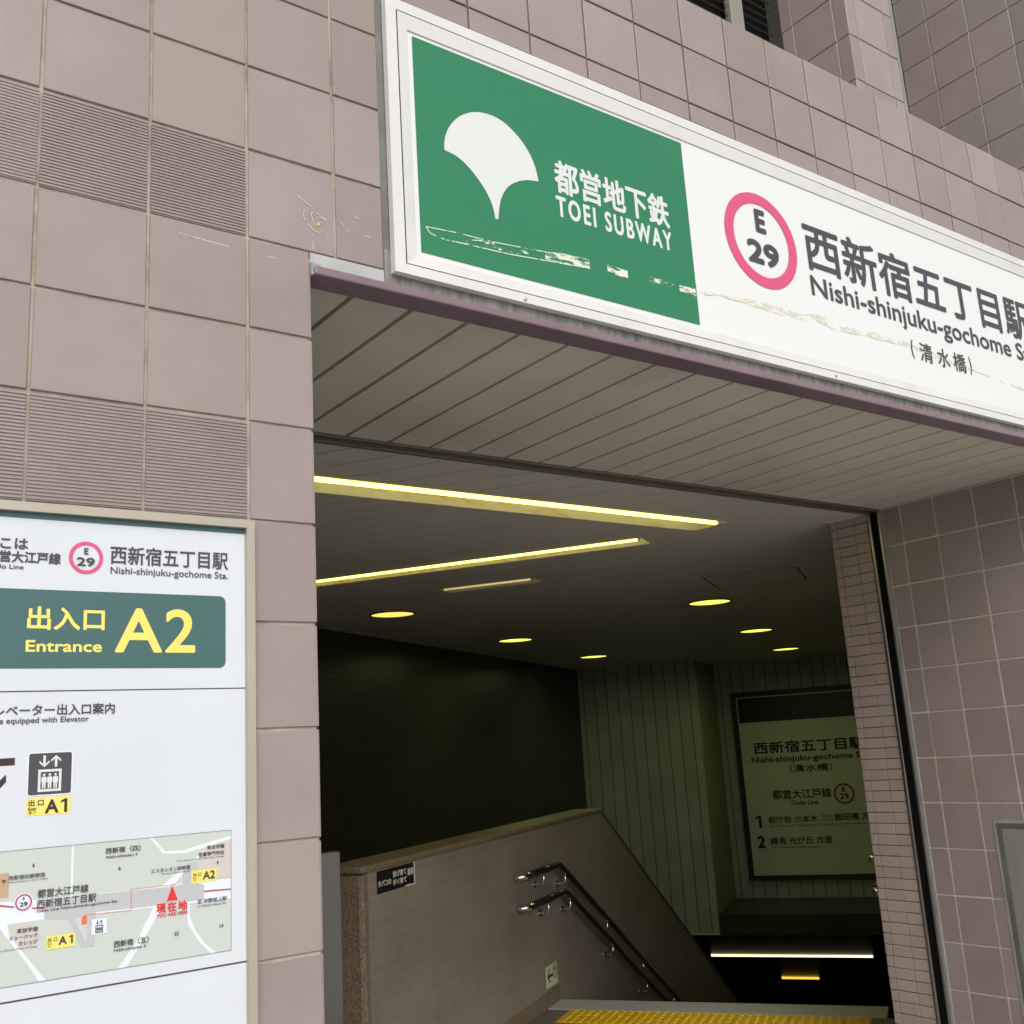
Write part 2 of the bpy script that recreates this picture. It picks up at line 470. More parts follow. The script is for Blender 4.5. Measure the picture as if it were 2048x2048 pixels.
# ------------------------------------------------------------------ tiles
def tiles(mb, fr, us, vs, regions, jw=0.0037, ribbed=None, depth=mm(8), mt=0, mg=1, gw=mm(-5), grout_of=None, cham=mm(1.1)):
    """bevelled tiles on the joint lines us x vs, cut to the rectangles in regions, over a grout bed"""
    for (a0, a1, b0, b1) in regions:
        mb.quad(fr, a0, a1, b0, b1, gw, mi=grout_of(b0) if grout_of else mg)
        for i in range(len(us) - 1):
            for j in range(len(vs) - 1):
                u0, u1 = max(us[i], a0), min(us[i + 1], a1)
                v0, v1 = max(vs[j], b0), min(vs[j + 1], b1)
                if u1 - u0 < 0.006 or v1 - v0 < 0.006: continue
                h = jw / 2
                e0 = h if us[i] >= a0 else 0.0006
                e1 = h if us[i + 1] <= a1 else 0.0006
                g0 = h if vs[j] >= b0 else 0.0006
                g1 = h if vs[j + 1] <= b1 else 0.0006
                U0, U1, V0, V1 = u0 + e0, u1 - e1, v0 + g0, v1 - g1
                if U1 - U0 < 0.003 or V1 - V0 < 0.003: continue
                jit = lambda: random.uniform(-1, 1) * mm(0.7)
                U0 += jit(); U1 += jit(); V0 += jit(); V1 += jit()
                lift = random.uniform(-0.5, 0.5) * mm(1)
                tl = [lift + random.uniform(-1, 1) * mm(0.5) for _ in range(4)]
                t = random.random()
                if ribbed and ribbed(i, j, us[i], vs[j]):
                    n = 29
                    hh = (V1 - V0) / n
                    for k in range(n):
                        y0 = V0 + k * hh
                        pr = [(y0, -mm(2.2)), (y0 + hh * 0.30, -mm(2.2)), (y0 + hh * 0.42, lift), (y0 + hh * 0.92, lift), (y0 + hh, -mm(2.2))]
                        pts = [fr(u, y, w) for y, w in pr for u in (U0, U1)]
                        mb.add(pts, [(2 * q, 2 * q + 1, 2 * q + 3, 2 * q + 2) for q in range(4)], t, mt)
                    mb.box(fr, U0, U1, V0, V1, -depth, -mm(2.4), t, mt)
                    continue
                c = cham
                o = [(U0, V0), (U1, V0), (U1, V1), (U0, V1)]
                q = [(U0 + c, V0 + c), (U1 - c, V0 + c), (U1 - c, V1 - c), (U0 + c, V1 - c)]
                pts = [fr(a, b, w) for (a, b), w in zip(q, tl)] + [fr(a, b, w - mm(1.0)) for (a, b), w in zip(o, tl)] + [fr(a, b, -depth) for a, b in o]
                fs = [(0, 1, 2, 3)]
                for k in range(4):
                    k2 = (k + 1) % 4
                    fs += [(4 + k, 4 + k2, k2, k), (8 + k, 8 + k2, 4 + k2, 4 + k)]
                mb.add(pts, fs, t, mt)
    return mb

FU = [-1.6 + 0.0] + [0.1963 - 0.1066 * k for k in range(16, 0, -1)] + [0.1963, 0.303, 0.4092, 0.5147, 0.618] + [0.721 + 0.1041 * k for k in range(27)]
FU = sorted(set(u for u in FU if u > -1.62))
FV = [-0.913, -0.8085, -0.704, -0.599, -0.494, -0.388, -0.282, -0.1765, -0.0708, 0.0369, 0.1427, 0.2476, 0.3530, 0.4572, 0.5620, 0.6680, 0.7735, 0.8770, 0.9790, 1.0810, 1.185]
EXT = [1.0810 + 0.104 * k for k in range(1, 22)]

building = thing('station_building', 'mauve tiled station entrance building with smooth and ribbed tile bands', 'building', P(1.4, 1.2, FZ))

mb = MB()
rib = lambda i, j, u, v: u < 0.40 and (abs(v - 0.5620) < 0.01 or abs(v - 0.2476) < 0.01 or abs(v - 0.877) < 0.01 or abs(v + 0.0708) < 0.01)
tiles(mb, FAC, FU, FV, [(-1.6, 0.4815, FZ, 0.5620), (-1.6, 0.5775, 0.5620, 1.175)], ribbed=rib)
tiles(mb, FAC, FU, FV, [(0.5775, 3.4, 0.9450, 1.175)], jw=0.0034, grout_of=lambda b: 2)
tiles(mb, FAC, FU, FV, [(2.362, 3.4, FZ, 0.9450)], jw=0.0036)
mb.build('tiled_facade', [M['tile'], M['grout'], M['grout_dark']], building)

mb = MB()     # masonry behind the tiles
G = lambda x, y, z: P(x, y, z)
def slab(x0, x1, y0, y1, z0, z1): mb.box(G, x0, x1, y0, y1, z0, z1)
slab(-1.6, 0.4770, 1.0045, 1.62, FZ, 1.1745)
slab(0.4770, 2.3580, 1.0045, 1.06, 0.5680, 1.1745)
slab(2.3655, 3.4, 1.0045, 1.742, FZ, 1.1745)
mb.prism(lambda u, v, w: P(u, v, w), [(2.366, 1.7425), (3.4, 1.7425), (3.4, 2.42)], FZ, 0.6)
slab(-1.6, 2.3580, 1.0605, 3.2, 1.02, 1.10)
slab(2.3945, 3.4, 1.0045, 1.76, 1.1755, 3.3)
slab(1.7420, 1.8995, 1.0850, 1.2400, 1.101, 3.3)
slab(1.9005, 2.3900, 1.3580, 1.50, 1.101, 3.3)
mb.build('masonry_core', M['concrete'], building)

mb = MB()
tiles(mb, RW, [-1.646, -1.5290, -1.4350, -1.3310, -1.2270, -1.123, -1.019, -0.99], FV, [(-1.583, -1.0, FZ, 0.5555)], jw=0.0040, grout_of=lambda b: 1)
mb.build('jamb_wall', [M['tile'], M['grout_pale']], building)
mb = MB()
tiles(mb, REV, [0.99, 1.1, 1.205, 1.31, 1.415, 1.52, 1.63], FV, [(1.0, 1.60, FZ, 0.5555)])
mb.build('reveal_wall', [M['tile'], M['grout']], building)
mb = MB()
tiles(mb, UPW, [-1.366 + 0.1041 * k for k in range(-4, 6)], FV + EXT, [(-1.348, -1.0, 1.1, 3.3)], jw=0.0036)
mb.build('upper_wall', [M['tile'], M['grout_mid']], building)
mb = MB()
PIL = lambda u, v, w: P(u, 1.08 - w, v)
PIS = lambda u, v, w: P(1.737 - w, -u, v)
tiles(mb, PIL, [1.665, 1.769, 1.871, 1.975], FV + EXT, [(1.737, 1.902, 1.1, 3.3)], jw=0.0028)
tiles(mb, PIS, [-1.315, -1.211, -1.111, -1.007], FV + EXT, [(-1.242, -1.08, 1.1, 3.3)], jw=0.0036)
mb.build('pilaster', [M['tile'], M['grout_mid']], building)
mb = MB()
mb.box(G, 2.3765, 2.389, 1.349, 1.357, 1.1, 3.3)
mb.build('corner_sealant', M['sealant'], building)
mb = MB()
mb.box(FAC, 0.4830, 0.5775, 0.5480, 0.5625, -mm(6), -mm(2.0))
mb.build('lintel_sealant', M['sealant_pale'], building)
mb = MB()
mb.box(FAC, 0.5776, 0.5870, 0.5480, 1.174, -mm(6), -mm(3))
mb.build('sign_sealant', M['sealant_dark'], building)
mb = MB()
mb.box(FAC, 0.5790, 2.36, 0.5380, 0.5900, -mm(6), -mm(1))
mb.build('flashing', M['streaked'], building)
mb = MB()
mb.box(G, 0.4850, 2.3590, 0.992, 1.03, 0.5332, 0.5440)
mb.build('lintel_trim', M['mauve_paint'], building, bevel=0.004)
mb = MB()
mb.box(G, 0.4818, 0.4848, 0.9955, 1.02, 0.5335, 0.5475)
mb.box(G, 0.4835, 0.4930, 0.9950, 1.00, 0.5400, 0.5470)
mb.build('trim_mastic', M['sealant'], building)
# soffit boards with open joints
mb = MB()
x = 0.572 - 0.085 * 2
while x < 2.36:
    a, b_ = max(x + 0.0034, 0.4835), min(x + 0.085 - 0.0034, 2.3585)
    if b_ > a + 0.004: mb.box(G, a, b_, 1.0305, 1.5835, CZ, CZ + 0.011, tint=random.random())
    x += 0.085
mb.box(G, 0.4835, 2.3585, 1.0305, 1.5835, CZ + 0.0125, CZ + 0.015, mi=1)
mb.build('soffit', [M['soffit'], M['gap']], building, bevel=0.0015)
mb = MB()
mb.box(G, 2.3555, 2.3588, 1.031, 1.583, CZ - 0.003, CZ - 0.0006)
mb.box(G, 2.3540, 2.3588, 1.6270, 1.7480, CZ - 0.004, CZ - 0.0006)
mb.build('soffit_trim', M['soffit'], building)
# louvred opening above the parapet
mb = MB()
for k in range(110):
    z = 1.1 + 0.0205 * k
    c = [(1.2500, z), (1.2515, z + 0.0012), (1.2620, z + 0.0100), (1.2605, z + 0.0088)]
    for x0, x1 in ((1.25, 1.5760), (1.6235, 1.7360)):
        v = [P(xx, y, zz) for xx in (x0, x1) for y, zz in c]
        mb.add(v, [(0, 1, 2, 3), (7, 6, 5, 4)] + [(i, 4 + i, 4 + (i + 1) % 4, (i + 1) % 4) for i in range(4)])
mb.build('louver_slats', M['louver'], building)
mb = MB()
mb.box(G, 1.5775, 1.5960, 1.2440, 1.262, 1.1, 3.3)
mb.box(G, 1.5985, 1.6220, 1.2475, 1.262, 1.1, 3.3)
mb.build('mullion', M['louver'], building, bevel=0.003)
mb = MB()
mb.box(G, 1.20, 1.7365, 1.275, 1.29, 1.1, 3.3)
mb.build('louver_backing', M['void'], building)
mb = MB()
LWG = lambda u, v, w: P(u, 1.244 - w, v)
tiles(mb, LWG, [0.2 + 0.104 * k for k in range(-20, 12)], FV + EXT, [(-1.6, 1.248, 1.1, 3.3)], jw=0.0034)
mb.box(G, -1.6, 1.2485, 1.2485, 1.40, 1.1, 3.3, mi=1)
mb.build('set_back_wall', [M['tile'], M['grout_pale']], building)

# tiled return beside the stairs (small tiles)
mb = MB()
tiles(mb, RW, [-1.777, -1.723, -1.669, -1.615], [FZ - 0.02 + 0.0262 * k for k in range(60)], [(-1.7430, -1.627, FZ, 0.5540)], jw=0.0019, cham=mm(1.2), depth=mm(6))
mb.build('tiled_return', [M['cream_tile_small'], M['grout_small']], building)

# ------------------------------------------------------------------ ground, floor, steps
mb = MB()
mb.quad(lambda u, v, w: P(u, v, FZ - 0.0012), -25, 25, -25, 1.0, 0)
struct('pavement', mb, M['pavement'])
def xy(a, b): return (a * CT - b * ST, a * ST + b * CT)
mb = MB()
mb.poly(FLR, [(0.4845, 0.985), (2.3585, 0.985), (2.3585, 1.7400), xy(2.95, 0.170), xy(3.4500, 0.188), xy(3.4500, 2.31), (0.4845, 3.07)], 0)
struct('floor', mb, M['floor'])
mb = MB()
mb.box(FLA, 3.4520, 3.5850, 0.2270, 1.2675, -0.066, 0.0020)
tag(mb.build('stair_nosing', M['nosing'], bevel=0.004), 'pale grey stone edging strip at the head of the stairs', 'edging')

stairs = thing('staircase', 'dark stone stairs going down behind the yellow paving', 'stairs', PA(3.59, 0.7, FZ))
mb = MB()
for k in range(33):
    a0 = 3.5860 + 0.1575 * k
    z1 = FZ - 0.0788 * (k + 1)
    mb.box(PA, a0, a0 + 0.19, 0.188, 1.2715, z1 - 0.30, z1)
    mb.box(PA, a0, a0 + 0.19, 1.3870, 2.309, z1 - 0.30, z1)
mb.build('steps', M['floor'], stairs)
mb = MB()
mb.box(PA, 8.70, 12.2, 0.188, 2.309, -3.50, FZ - 0.0788 * 33 - 0.001)
mb.build('landing', M['floor'], stairs)

# yellow tactile paving: one row of 300 mm tiles with domes
bs = [0.2681, 0.3439, 0.5004, 0.6568, 0.8132, 0.9697, 1.1261, 1.1902]
for k in range(len(bs) - 1):
    mb = MB()
    b0, b1 = bs[k] + 0.0010, bs[k + 1] - 0.0010
    mb.box(FLA, 3.2944, 3.4498, b0, b1, -0.0088, mm(2.5), tint=random.random())
    g0 = bs[k + 1] - 0.1564 if k == 0 else bs[k]
    for i in range(6):
        for j in range(6):
            ca, cb = 3.2944 + 0.1554 * (i + 0.5) / 6, g0 + 0.1564 * (j + 0.5) / 6
            if cb - 0.0074 < b0 or cb + 0.0074 > b1: continue
            pts, n = [], 10
            for r, w in ((0.0077, mm(2.5)), (0.0069, mm(5.5)), (0.0049, mm(7.2))):
                pts += [FLA(ca + r * math.cos(6.2832 * q / n), cb + r * math.sin(6.2832 * q / n), w) for q in range(n)]
            fs = [(a * n + q, a * n + (q + 1) % n, (a + 1) * n + (q + 1) % n, (a + 1) * n + q) for a in range(2) for q in range(n)] + [tuple(range(2 * n, 3 * n))]
            mb.add(pts, fs)
    where = ['cut yellow dome tile at the column end of the row', 'yellow dome tile next to the cut tile by the column', 'third yellow dome tile from the column',
             'middle yellow dome tile of the row at the stairs', 'third yellow dome tile from the stair parapet', 'yellow dome tile next to the cut tile by the parapet', 'cut yellow dome tile beside the stair parapet'][k]
    tag(mb.build('tactile_tile', M['tactile']), where, 'tactile tile', 'yellow tactile tiles at the head of the stairs')

# ------------------------------------------------------------------ stair parapet
par = thing('stair_parapet', 'low brown tiled parapet with granite cap and sloping stair end', 'parapet', PA(3.2406, 1.3257, FZ))
mb = MB()
prof = [(2.2986, FZ), (3.5853, FZ), (3.5853, -1.1048), (8.6, -3.62), (8.6, -2.4547), (4.2216, -0.2526), (2.2986, -0.2526)]
mb.prism(LOW, prof, -0.1134, 0.0)
mb.build('wall_body', M['low_tile'], par)
mb = MB()
mb.box(LOW, 2.2684, 2.2979, FZ, -0.2534, -0.1149, 0.0022)
mb.build('end_post', M['granite'], par, bevel=0.0177)
mb = MB()
mb.box(LOW, 2.2662, 4.2275, -0.2522, -0.2357, -0.1171, 0.0044)
mb.build('cap', M['granite'], par, bevel=0.0088)
mb = MB()
d = Vector((8.6 - 4.2282, -2.4525 + 0.2504))
n_ = Vector((-d.y, d.x)).normalized() * 0.0074
mb.prism(LOW, [(4.2282, -0.2504), (8.6, -2.4525), (8.6 + n_.x, -2.4525 + n_.y), (4.2282 + n_.x, -0.2504 + n_.y)], -0.1164, 0.0032)
mb.build('sloping_cap', M['steel_dull'], par)
mb = MB()
mb.box(LOW, 2.2994, 3.5838, FZ + 0.0004, -0.7645, 0.0003, 0.0050)
mb.build('skirting', M['granite'], par, bevel=0.0029)

def handrail(label, side, a0, a1, z, slope_end, brackets, offs, grp):
    """vinyl rail with steel end knob on bent steel brackets; side = wall frame"""
    base = side(a0, FZ, 0)
    t = thing('handrail', label, 'handrail', base, grp)
    e = abs(slope_end - a1)
    sgn = 1 if slope_end > a1 else -1
    path = [side(a0, z, offs), side(a1 - sgn * 0.0221, z, offs), side(a1, z - 0.0032, offs), side(a1 + sgn * 0.0221, z - 0.0125, offs), side(slope_end, z - 0.4985 * e, offs)]
    MB().tube(path, 0.0110, 14).build('rail', M['rail'], t, smooth=True)
    kx = a0 - sgn * 0.0177
    MB().tube([side(a0 + sgn * 0.0088, z, offs), side(a0 - sgn * 0.0059, z, offs), side(kx, z, offs * 0.97), side(kx - sgn * 0.0147, z - 0.0015, offs * 0.80), side(kx - sgn * 0.0236, z - 0.0029, offs * 0.45), side(kx - sgn * 0.0265, z - 0.0029, 0)],
              [0.0106, 0.0115, 0.0118, 0.0103, 0.0088, 0.0085], 14).build('end_knob', M['chrome'], t, smooth=True)
    for ab in brackets:
        zr = z if (ab - a1) * sgn < 0 else z - 0.4985 * abs(ab - a1)
        q = [side(ab, zr - 0.0442, 0.0), side(ab, zr - 0.0442, offs * 0.72), side(ab, zr - 0.0420, offs * 0.88), side(ab, zr - 0.0354, offs * 0.98), side(ab, zr - 0.0074, offs)]
        b = MB().tube(q, 0.0040, 10).build('bracket', M['chrome'], t, smooth=True)
        MB().tube([side(ab, zr - 0.0442, 0.0003), side(ab, zr - 0.0442, 0.0032)], 0.0125, 16).build('wall_plate', M['steel'], b)
    return t

handrail('upper black handrail with steel knob on the parapet', LOW, 3.2774, 3.5735, -0.3771, 8.4, [3.4100, 3.6265, 4.0832, 4.5516, 5.0229, 5.5238, 6.0393], 0.0354, 'handrails on the stair parapet')
handrail('lower black handrail with steel knob on the parapet', LOW, 3.2877, 3.6221, -0.4706, 8.4, [3.4395, 3.6634, 4.1318, 4.5884, 5.0671, 5.5679, 6.0393], 0.0354, 'handrails on the stair parapet')
handrail('upper handrail end peeking out behind the small tiled column', SRT, -3.535, -3.66, -0.3771, -8.0, [-3.60, -3.68, -4.2, -4.8], 0.0300, 'handrails on the far side of the stairs')
handrail('lower handrail end peeking out behind the small tiled column', SRT, -3.525, -3.70, -0.4706, -8.0, [-3.60, -3.70, -4.2, -4.8], 0.0300, 'handrails on the far side of the stairs')

# stickers on the parapet
st = thing('smoking_notice', 'black sticker with white writing on the parapet below the cap', 'sticker', LOW(2.4452, -0.2799, 0))
MB().quad(LOW, 2.3428, 2.5439, -0.3071, -0.2551, mm(0.8)).build('backing', M['sticker_black'], st)
mb = MB()
mb.box(LOW, 2.5392, 2.5468, -0.3064, -0.2545, mm(0.9), mm(1.3))
mb.add([LOW(u, v, mm(1.2)) for u, v in ((2.4835, -0.3056), (2.5041, -0.3039), (2.5468, -0.3064), (2.5468, -0.3086), (2.5041, -0.3083))], [(0, 4, 3, 2, 1)])
mb.build('torn_edge', M['sticker_white'], st)
mb = MB()
text(mb, 'タバコの', LOW, 2.3487, 2.4157, -0.2924, -0.2777, mm(1.2), 0.0007)
text(mb, '投げ捨て', LOW, 2.4246, 2.4982, -0.2784, -0.2634, mm(1.2), 0.0007)
text(mb, 'ポイ捨て', LOW, 2.4246, 2.4982, -0.2975, -0.2825, mm(1.2), 0.0007)
text(mb, '厳禁', LOW, 2.5041, 2.5372, -0.2836, -0.2659, mm(1.2), 0.0006)
mb.build('lettering', M['sticker_white'], st)
st = thing('exit_arrow_sign', 'small pale green arrow sign low on the parapet near the stairs', 'sign', LOW(3.5205, -0.7218, 0))
mb = MB()
mb.box(LOW, 3.4674, 3.5779, -0.7542, -0.6879, 0, mm(2))
mb.build('plate', M['paper'], st)
mb = MB()
mb.poly(LOW, [(3.4763, -0.7203), (3.4998, -0.6997), (3.5087, -0.6997), (3.4917, -0.7159), (3.5308, -0.7159), (3.5308, -0.7247), (3.4917, -0.7247), (3.5087, -0.7409), (3.4998, -0.7409)], mm(2.6))
mb.ring(LOW, (3.5352, 3.5691, -0.7336, -0.6923), (3.5389, 3.5654, -0.7313, -0.6945), mm(2.6), mm(2.6))
text(mb, '出口', LOW, 3.5418, 3.5625, -0.7115, -0.6982, mm(2.6), 0.0004)
text(mb, 'Exit', LOW, 3.5418, 3.5625, -0.7269, -0.7174, mm(2.6))
mb.build('arrow_and_lettering', M['poster_ink'], st)

# steel post beside the shutter
post = thing('steel_post', 'plain stainless steel post between the facade pillar and granite end', 'post', P(1.085, 2.2, FZ))
mb = MB()
mb.box(G, 1.0200, 1.1060, 2.2000, 2.2300, FZ, -0.1870)
mb.build('post_body', M['post_steel'], post, bevel=0.004)
mb = MB()
mb.box(G, 1.0080, 1.1180, 2.1900, 2.2400, FZ, FZ + 0.006)
mb.build('base_plate', M['steel_dull'], post)

# ------------------------------------------------------------------ hall walls
def wall_thing(name, label, cat, fr, pts, w0, m, origin, **k):
    t = thing(name, label, cat, origin)
    mb = MB()
    mb.prism(fr, pts, w0, 0.0)
    mb.build('wall_face', m, t)
    return t
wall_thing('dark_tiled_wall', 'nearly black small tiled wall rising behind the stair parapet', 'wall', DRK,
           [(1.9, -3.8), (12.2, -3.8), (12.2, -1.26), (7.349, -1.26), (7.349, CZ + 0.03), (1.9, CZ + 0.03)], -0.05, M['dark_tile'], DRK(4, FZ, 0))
near_end = wall_thing('panelled_end_wall', 'grey planked end wall left of the dark recess, nearest the parapet', 'wall', END1,
           [(-2.345, -1.232), (-1.465, -1.232), (-1.465, CZ + 0.03), (-2.345, CZ + 0.03)], -0.05, M['planks'], END1(-1.9, -1.2, 0))
MB().box(lambda u, v, w: PA(7.35 - w, -u, v), -2.311, -1.4665, -1.2310, CZ + 0.03, -0.7495, -0.0505).build('return_wall', M['return_paint'], near_end)
MB().box(END1, -2.311, -1.4630, -1.2440, -1.2315, -0.74, 0.002).build('bottom_trim', M['ceil'], near_end)
far_end = wall_thing('panelled_end_wall', 'grey planked end wall carrying the black framed station poster', 'wall', END2,
           [(-1.50, -1.226), (-0.160, -1.226), (-0.160, CZ + 0.03), (-1.50, CZ + 0.03)], -0.06, M['planks'], END2(-0.8, -1.2, 0))
MB().box(END2, -1.4635, -0.188, -1.2440, -1.2255, -0.06, 0.003).build('bottom_trim', M['ceil'], far_end)
wall_thing('stair_side_wall', 'small tiled side wall of the stairs behind the column', 'wall', SRT,
           [(-3.2, -3.8), (-3.2, CZ + 0.03), (-8.16, CZ + 0.03), (-8.16, -1.2), (-12.2, -1.2), (-12.2, -3.8)], -0.03, M['side_tile'], SRT(-4, FZ, 0))
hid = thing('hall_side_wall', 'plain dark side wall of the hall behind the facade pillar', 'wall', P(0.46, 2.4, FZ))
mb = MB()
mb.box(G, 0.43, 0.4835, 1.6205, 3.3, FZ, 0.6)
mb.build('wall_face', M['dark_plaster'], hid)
# lower passage: sloping ceiling, end wall
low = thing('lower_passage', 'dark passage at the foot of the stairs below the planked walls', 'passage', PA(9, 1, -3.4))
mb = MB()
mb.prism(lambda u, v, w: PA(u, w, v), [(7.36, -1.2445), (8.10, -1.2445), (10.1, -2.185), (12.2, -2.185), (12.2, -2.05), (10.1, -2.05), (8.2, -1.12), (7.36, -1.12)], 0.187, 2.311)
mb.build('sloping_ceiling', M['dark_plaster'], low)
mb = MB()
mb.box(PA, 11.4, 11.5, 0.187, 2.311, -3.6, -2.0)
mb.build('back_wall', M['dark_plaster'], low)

# ------------------------------------------------------------------ hall ceiling with cut-outs
STR1 = lambda u, v, w: P(u, v, CZ + w)
STR2 = lambda u, v, w: PA(v, u, CZ + w)
cuts = [(STR1, 0.40, 2.074, 1.845, 1.963), (STR2, 0.664, 2.20, 2.802, 2.906), (STR2, 1.140, 1.495, 3.235, 3.335)]
mb = MB()
a = 1.624 - 0.0863 * 14
while a < 8.2:
    mb.box(lambda u, v, w: PA(u, v, CZ + w), a + 0.0024, a + 0.0839, -1.6, 2.40, 0.0, 0.009, tint=random.random())
    mb.box(lambda u, v, w: PA(u, v, CZ + w), a + 0.0840, a + 0.0886, -1.59, 2.39, 0.0022, 0.008, mi=1)  # dark strips laid in the gaps stand in for their shade
    a += 0.0863
ceil = mb.build('ceiling', [M['ceil'], M['joint_shade']], recalc=True)
bm = bmesh.new(); bm.from_mesh(ceil.data)
bmesh.ops.bisect_plane(bm, geom=bm.verts[:] + bm.edges[:] + bm.faces[:], plane_co=P(0, 1.6265, 0), plane_no=(0, -1, 0), clear_outer=True)
bmesh.ops.holes_fill(bm, edges=[e for e in bm.edges if e.is_boundary])
bmesh.ops.bisect_plane(bm, geom=bm.verts[:] + bm.edges[:] + bm.faces[:], plane_co=PA(8.14, 0, 0), plane_no=(CT, ST, 0), clear_outer=True)
bmesh.ops.holes_fill(bm, edges=[e for e in bm.edges if e.is_boundary])
bmesh.ops.recalc_face_normals(bm, faces=bm.faces[:])
bm.to_mesh(ceil.data); bm.free()
mb = MB()
for fr, u0, u1, v0, v1 in cuts: mb.box(fr, u0, u1, v0, v1, -0.05, 0.05)
cutter = mb.build('cutter', M['ceil'], recalc=True)
md = ceil.modifiers.new('cut', 'BOOLEAN')
md.operation, md.object, md.solver = 'DIFFERENCE', cutter, 'EXACT'
dg = bpy.context.evaluated_depsgraph_get()
me = bpy.data.meshes.new_from_object(ceil.evaluated_get(dg))
ceil.modifiers.clear()
ceil.data = me
bpy.data.objects.remove(cutter)
tag(ceil, kind='structure')
mb = MB()
mb.box(lambda u, v, w: P(u, v, w), 0.43, 9.0, 1.6270, 8.5, CZ + 0.075, CZ + 0.09)
mb.box(lambda u, v, w: P(u, v, w), 0.43, 2.3615, 1.0305, 1.6270, CZ + 0.075, CZ + 0.09)
struct('roof_slab', mb, M['gap'])

# access hatch
h = thing('ceiling_hatch', 'flush access hatch in the hall ceiling above the round lights', 'hatch', PA(3.8, 0.5, CZ))
HF = lambda u, v, w: PA(u, v, CZ - w)
MB().ring(HF, (3.645, 3.985, 0.342, 0.668), (3.652, 3.978, 0.349, 0.661), mm(1.2), mm(1.2)).build('hatch_frame', M['ring_dark'], h)
MB().box(HF, 3.653, 3.977, 0.350, 0.660, 0.0004, mm(1.5)).build('hatch_panel', M['ceil'], h)

# ------------------------------------------------------------------ lights
def glow(parent, pos, d, watts, col, size, size_y=None):
    l = bpy.data.lights.new('lamp_light', 'AREA')
    l.energy, l.color = watts, col
    l.shape = 'RECTANGLE' if size_y else 'DISK'
    l.size = size
    if size_y: l.size_y = size_y
    l.spread = math.radians(170)
    o = bpy.data.objects.new('lamp_light', l)
    COL.objects.link(o)
    o.parent = parent
    o.location = Vector(pos) - LOC[parent.name]
    o.rotation_euler = (0, 0, d)
    return o
def strip(name, label, fr, u0, u1, v0, v1, tube_mat, n_tubes, grp):
    t = thing(name, label, 'strip light', fr((u0 + u1) / 2, (v0 + v1) / 2, 0), grp)
    W = v1 - v0
    prof = [(v0, 0.0005), (v0 + 0.06 * W, 0.034), (v0 + 0.78 * W, 0.036), (v1, 0.0005)]
    mb = MB()
    v = [fr(u, a, b) for u in (u0, u1) for a, b in prof]
    mb.add(v, [(i, i + 1, 5 + i, 4 + i) for i in range(3)] + [(0, 3, 2, 1), (4, 5, 6, 7)])
    mb.build('reflector', M['reflector'], t)
    mb = MB()
    e = 0.0028
    mb.ring(fr, (u0 - e, u1 + e, v0 - e, v1 + e), (u0 + 0.0004, u1 - 0.0004, v0 + 0.0004, v1 - 0.0004), -mm(1.5), -mm(1.5))
    mb.build('trim_frame', M['ceil'], t)
    L = (u1 - u0 - 0.02) / n_tubes
    for k in range(n_tubes):
        a, b = u0 + 0.012 + L * k + 0.006, u0 + 0.012 + L * (k + 1) - 0.010
        vv, ww = v0 + 0.22 * W, 0.0030
        tb = MB().tube([fr(a, vv, ww), fr(b, vv, ww)], 0.0060, 14).build('tube', tube_mat, t, smooth=True)
        for q in (a - 0.004, b + 0.0005):
            MB().box(fr, q, q + 0.0035, vv - 0.008, vv + 0.008, ww - 0.006, ww + 0.022).build('lamp_holder', M['white_metal'], tb)
    return t
strip('strip_light', 'long rusty strip light just inside the shutter, parallel to the facade', STR1, 0.402, 2.072, 1.847, 1.961, M['tube'], 1, 'recessed strip lights in the hall ceiling')
strip('strip_light', 'second strip light, set slanting behind the rusty one', STR2, 0.666, 2.198, 2.804, 2.904, M['tube'], 1, 'recessed strip lights in the hall ceiling')
strip('strip_light', 'short dim amber strip light in front of the round lights', STR2, 1.142, 1.493, 3.237, 3.333, M['tube_dim'], 1, 'recessed strip lights in the hall ceiling')

def downlight(a, b, label, lens, watts=3.0):
    c = PA(a, b, CZ)
    t = thing('downlight', label, 'ceiling light', c, 'round ceiling lights above the stairs')
    fr = lambda u, v, w: c + Vector((u * S, v * S, w * S))
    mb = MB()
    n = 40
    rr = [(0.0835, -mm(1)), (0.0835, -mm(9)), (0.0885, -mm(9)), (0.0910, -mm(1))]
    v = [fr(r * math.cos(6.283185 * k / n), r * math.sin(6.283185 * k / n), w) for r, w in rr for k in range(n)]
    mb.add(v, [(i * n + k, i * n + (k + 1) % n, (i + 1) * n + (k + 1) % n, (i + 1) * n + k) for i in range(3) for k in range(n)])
    mb.build('rim_shade_ring', M['ring_dark'], t, smooth=False)  # ring coloured dark for the shade of a recessed rim
    MB().disc(fr, 0, 0, 0.0833, -mm(3)).build('lens', lens, t)
    glow(t, c - Vector((0, 0, 0.012)), 0, watts, (0.86, 1.0, 0.36), 0.30)
    return t
first = downlight(3.665, 1.885, 'amber round ceiling light, nearest above the stair parapet', M['lens_amber'], 0.5)
proto = downlight(5.00, 1.885, 'yellow green round ceiling light above the dark wall, second along', M['lens_green'])
for a, b, lab in ((6.36, 1.885, 'yellow green round ceiling light close to the planked wall by the dark wall'),
                  (4.325, 0.77, 'largest yellow green round light, right below the ceiling hatch'),
                  (5.70, 0.785, 'yellow green round light, middle of the three on the column side'),
                  (7.12, 0.805, 'yellow green round light nearest the wall with the poster')):
    r = proto.copy(); COL.objects.link(r)
    r.location = PA(a, b, CZ)
    r['label'] = lab
    for ch in list(proto.children):
        c = ch.copy(); COL.objects.link(c); c.parent = r

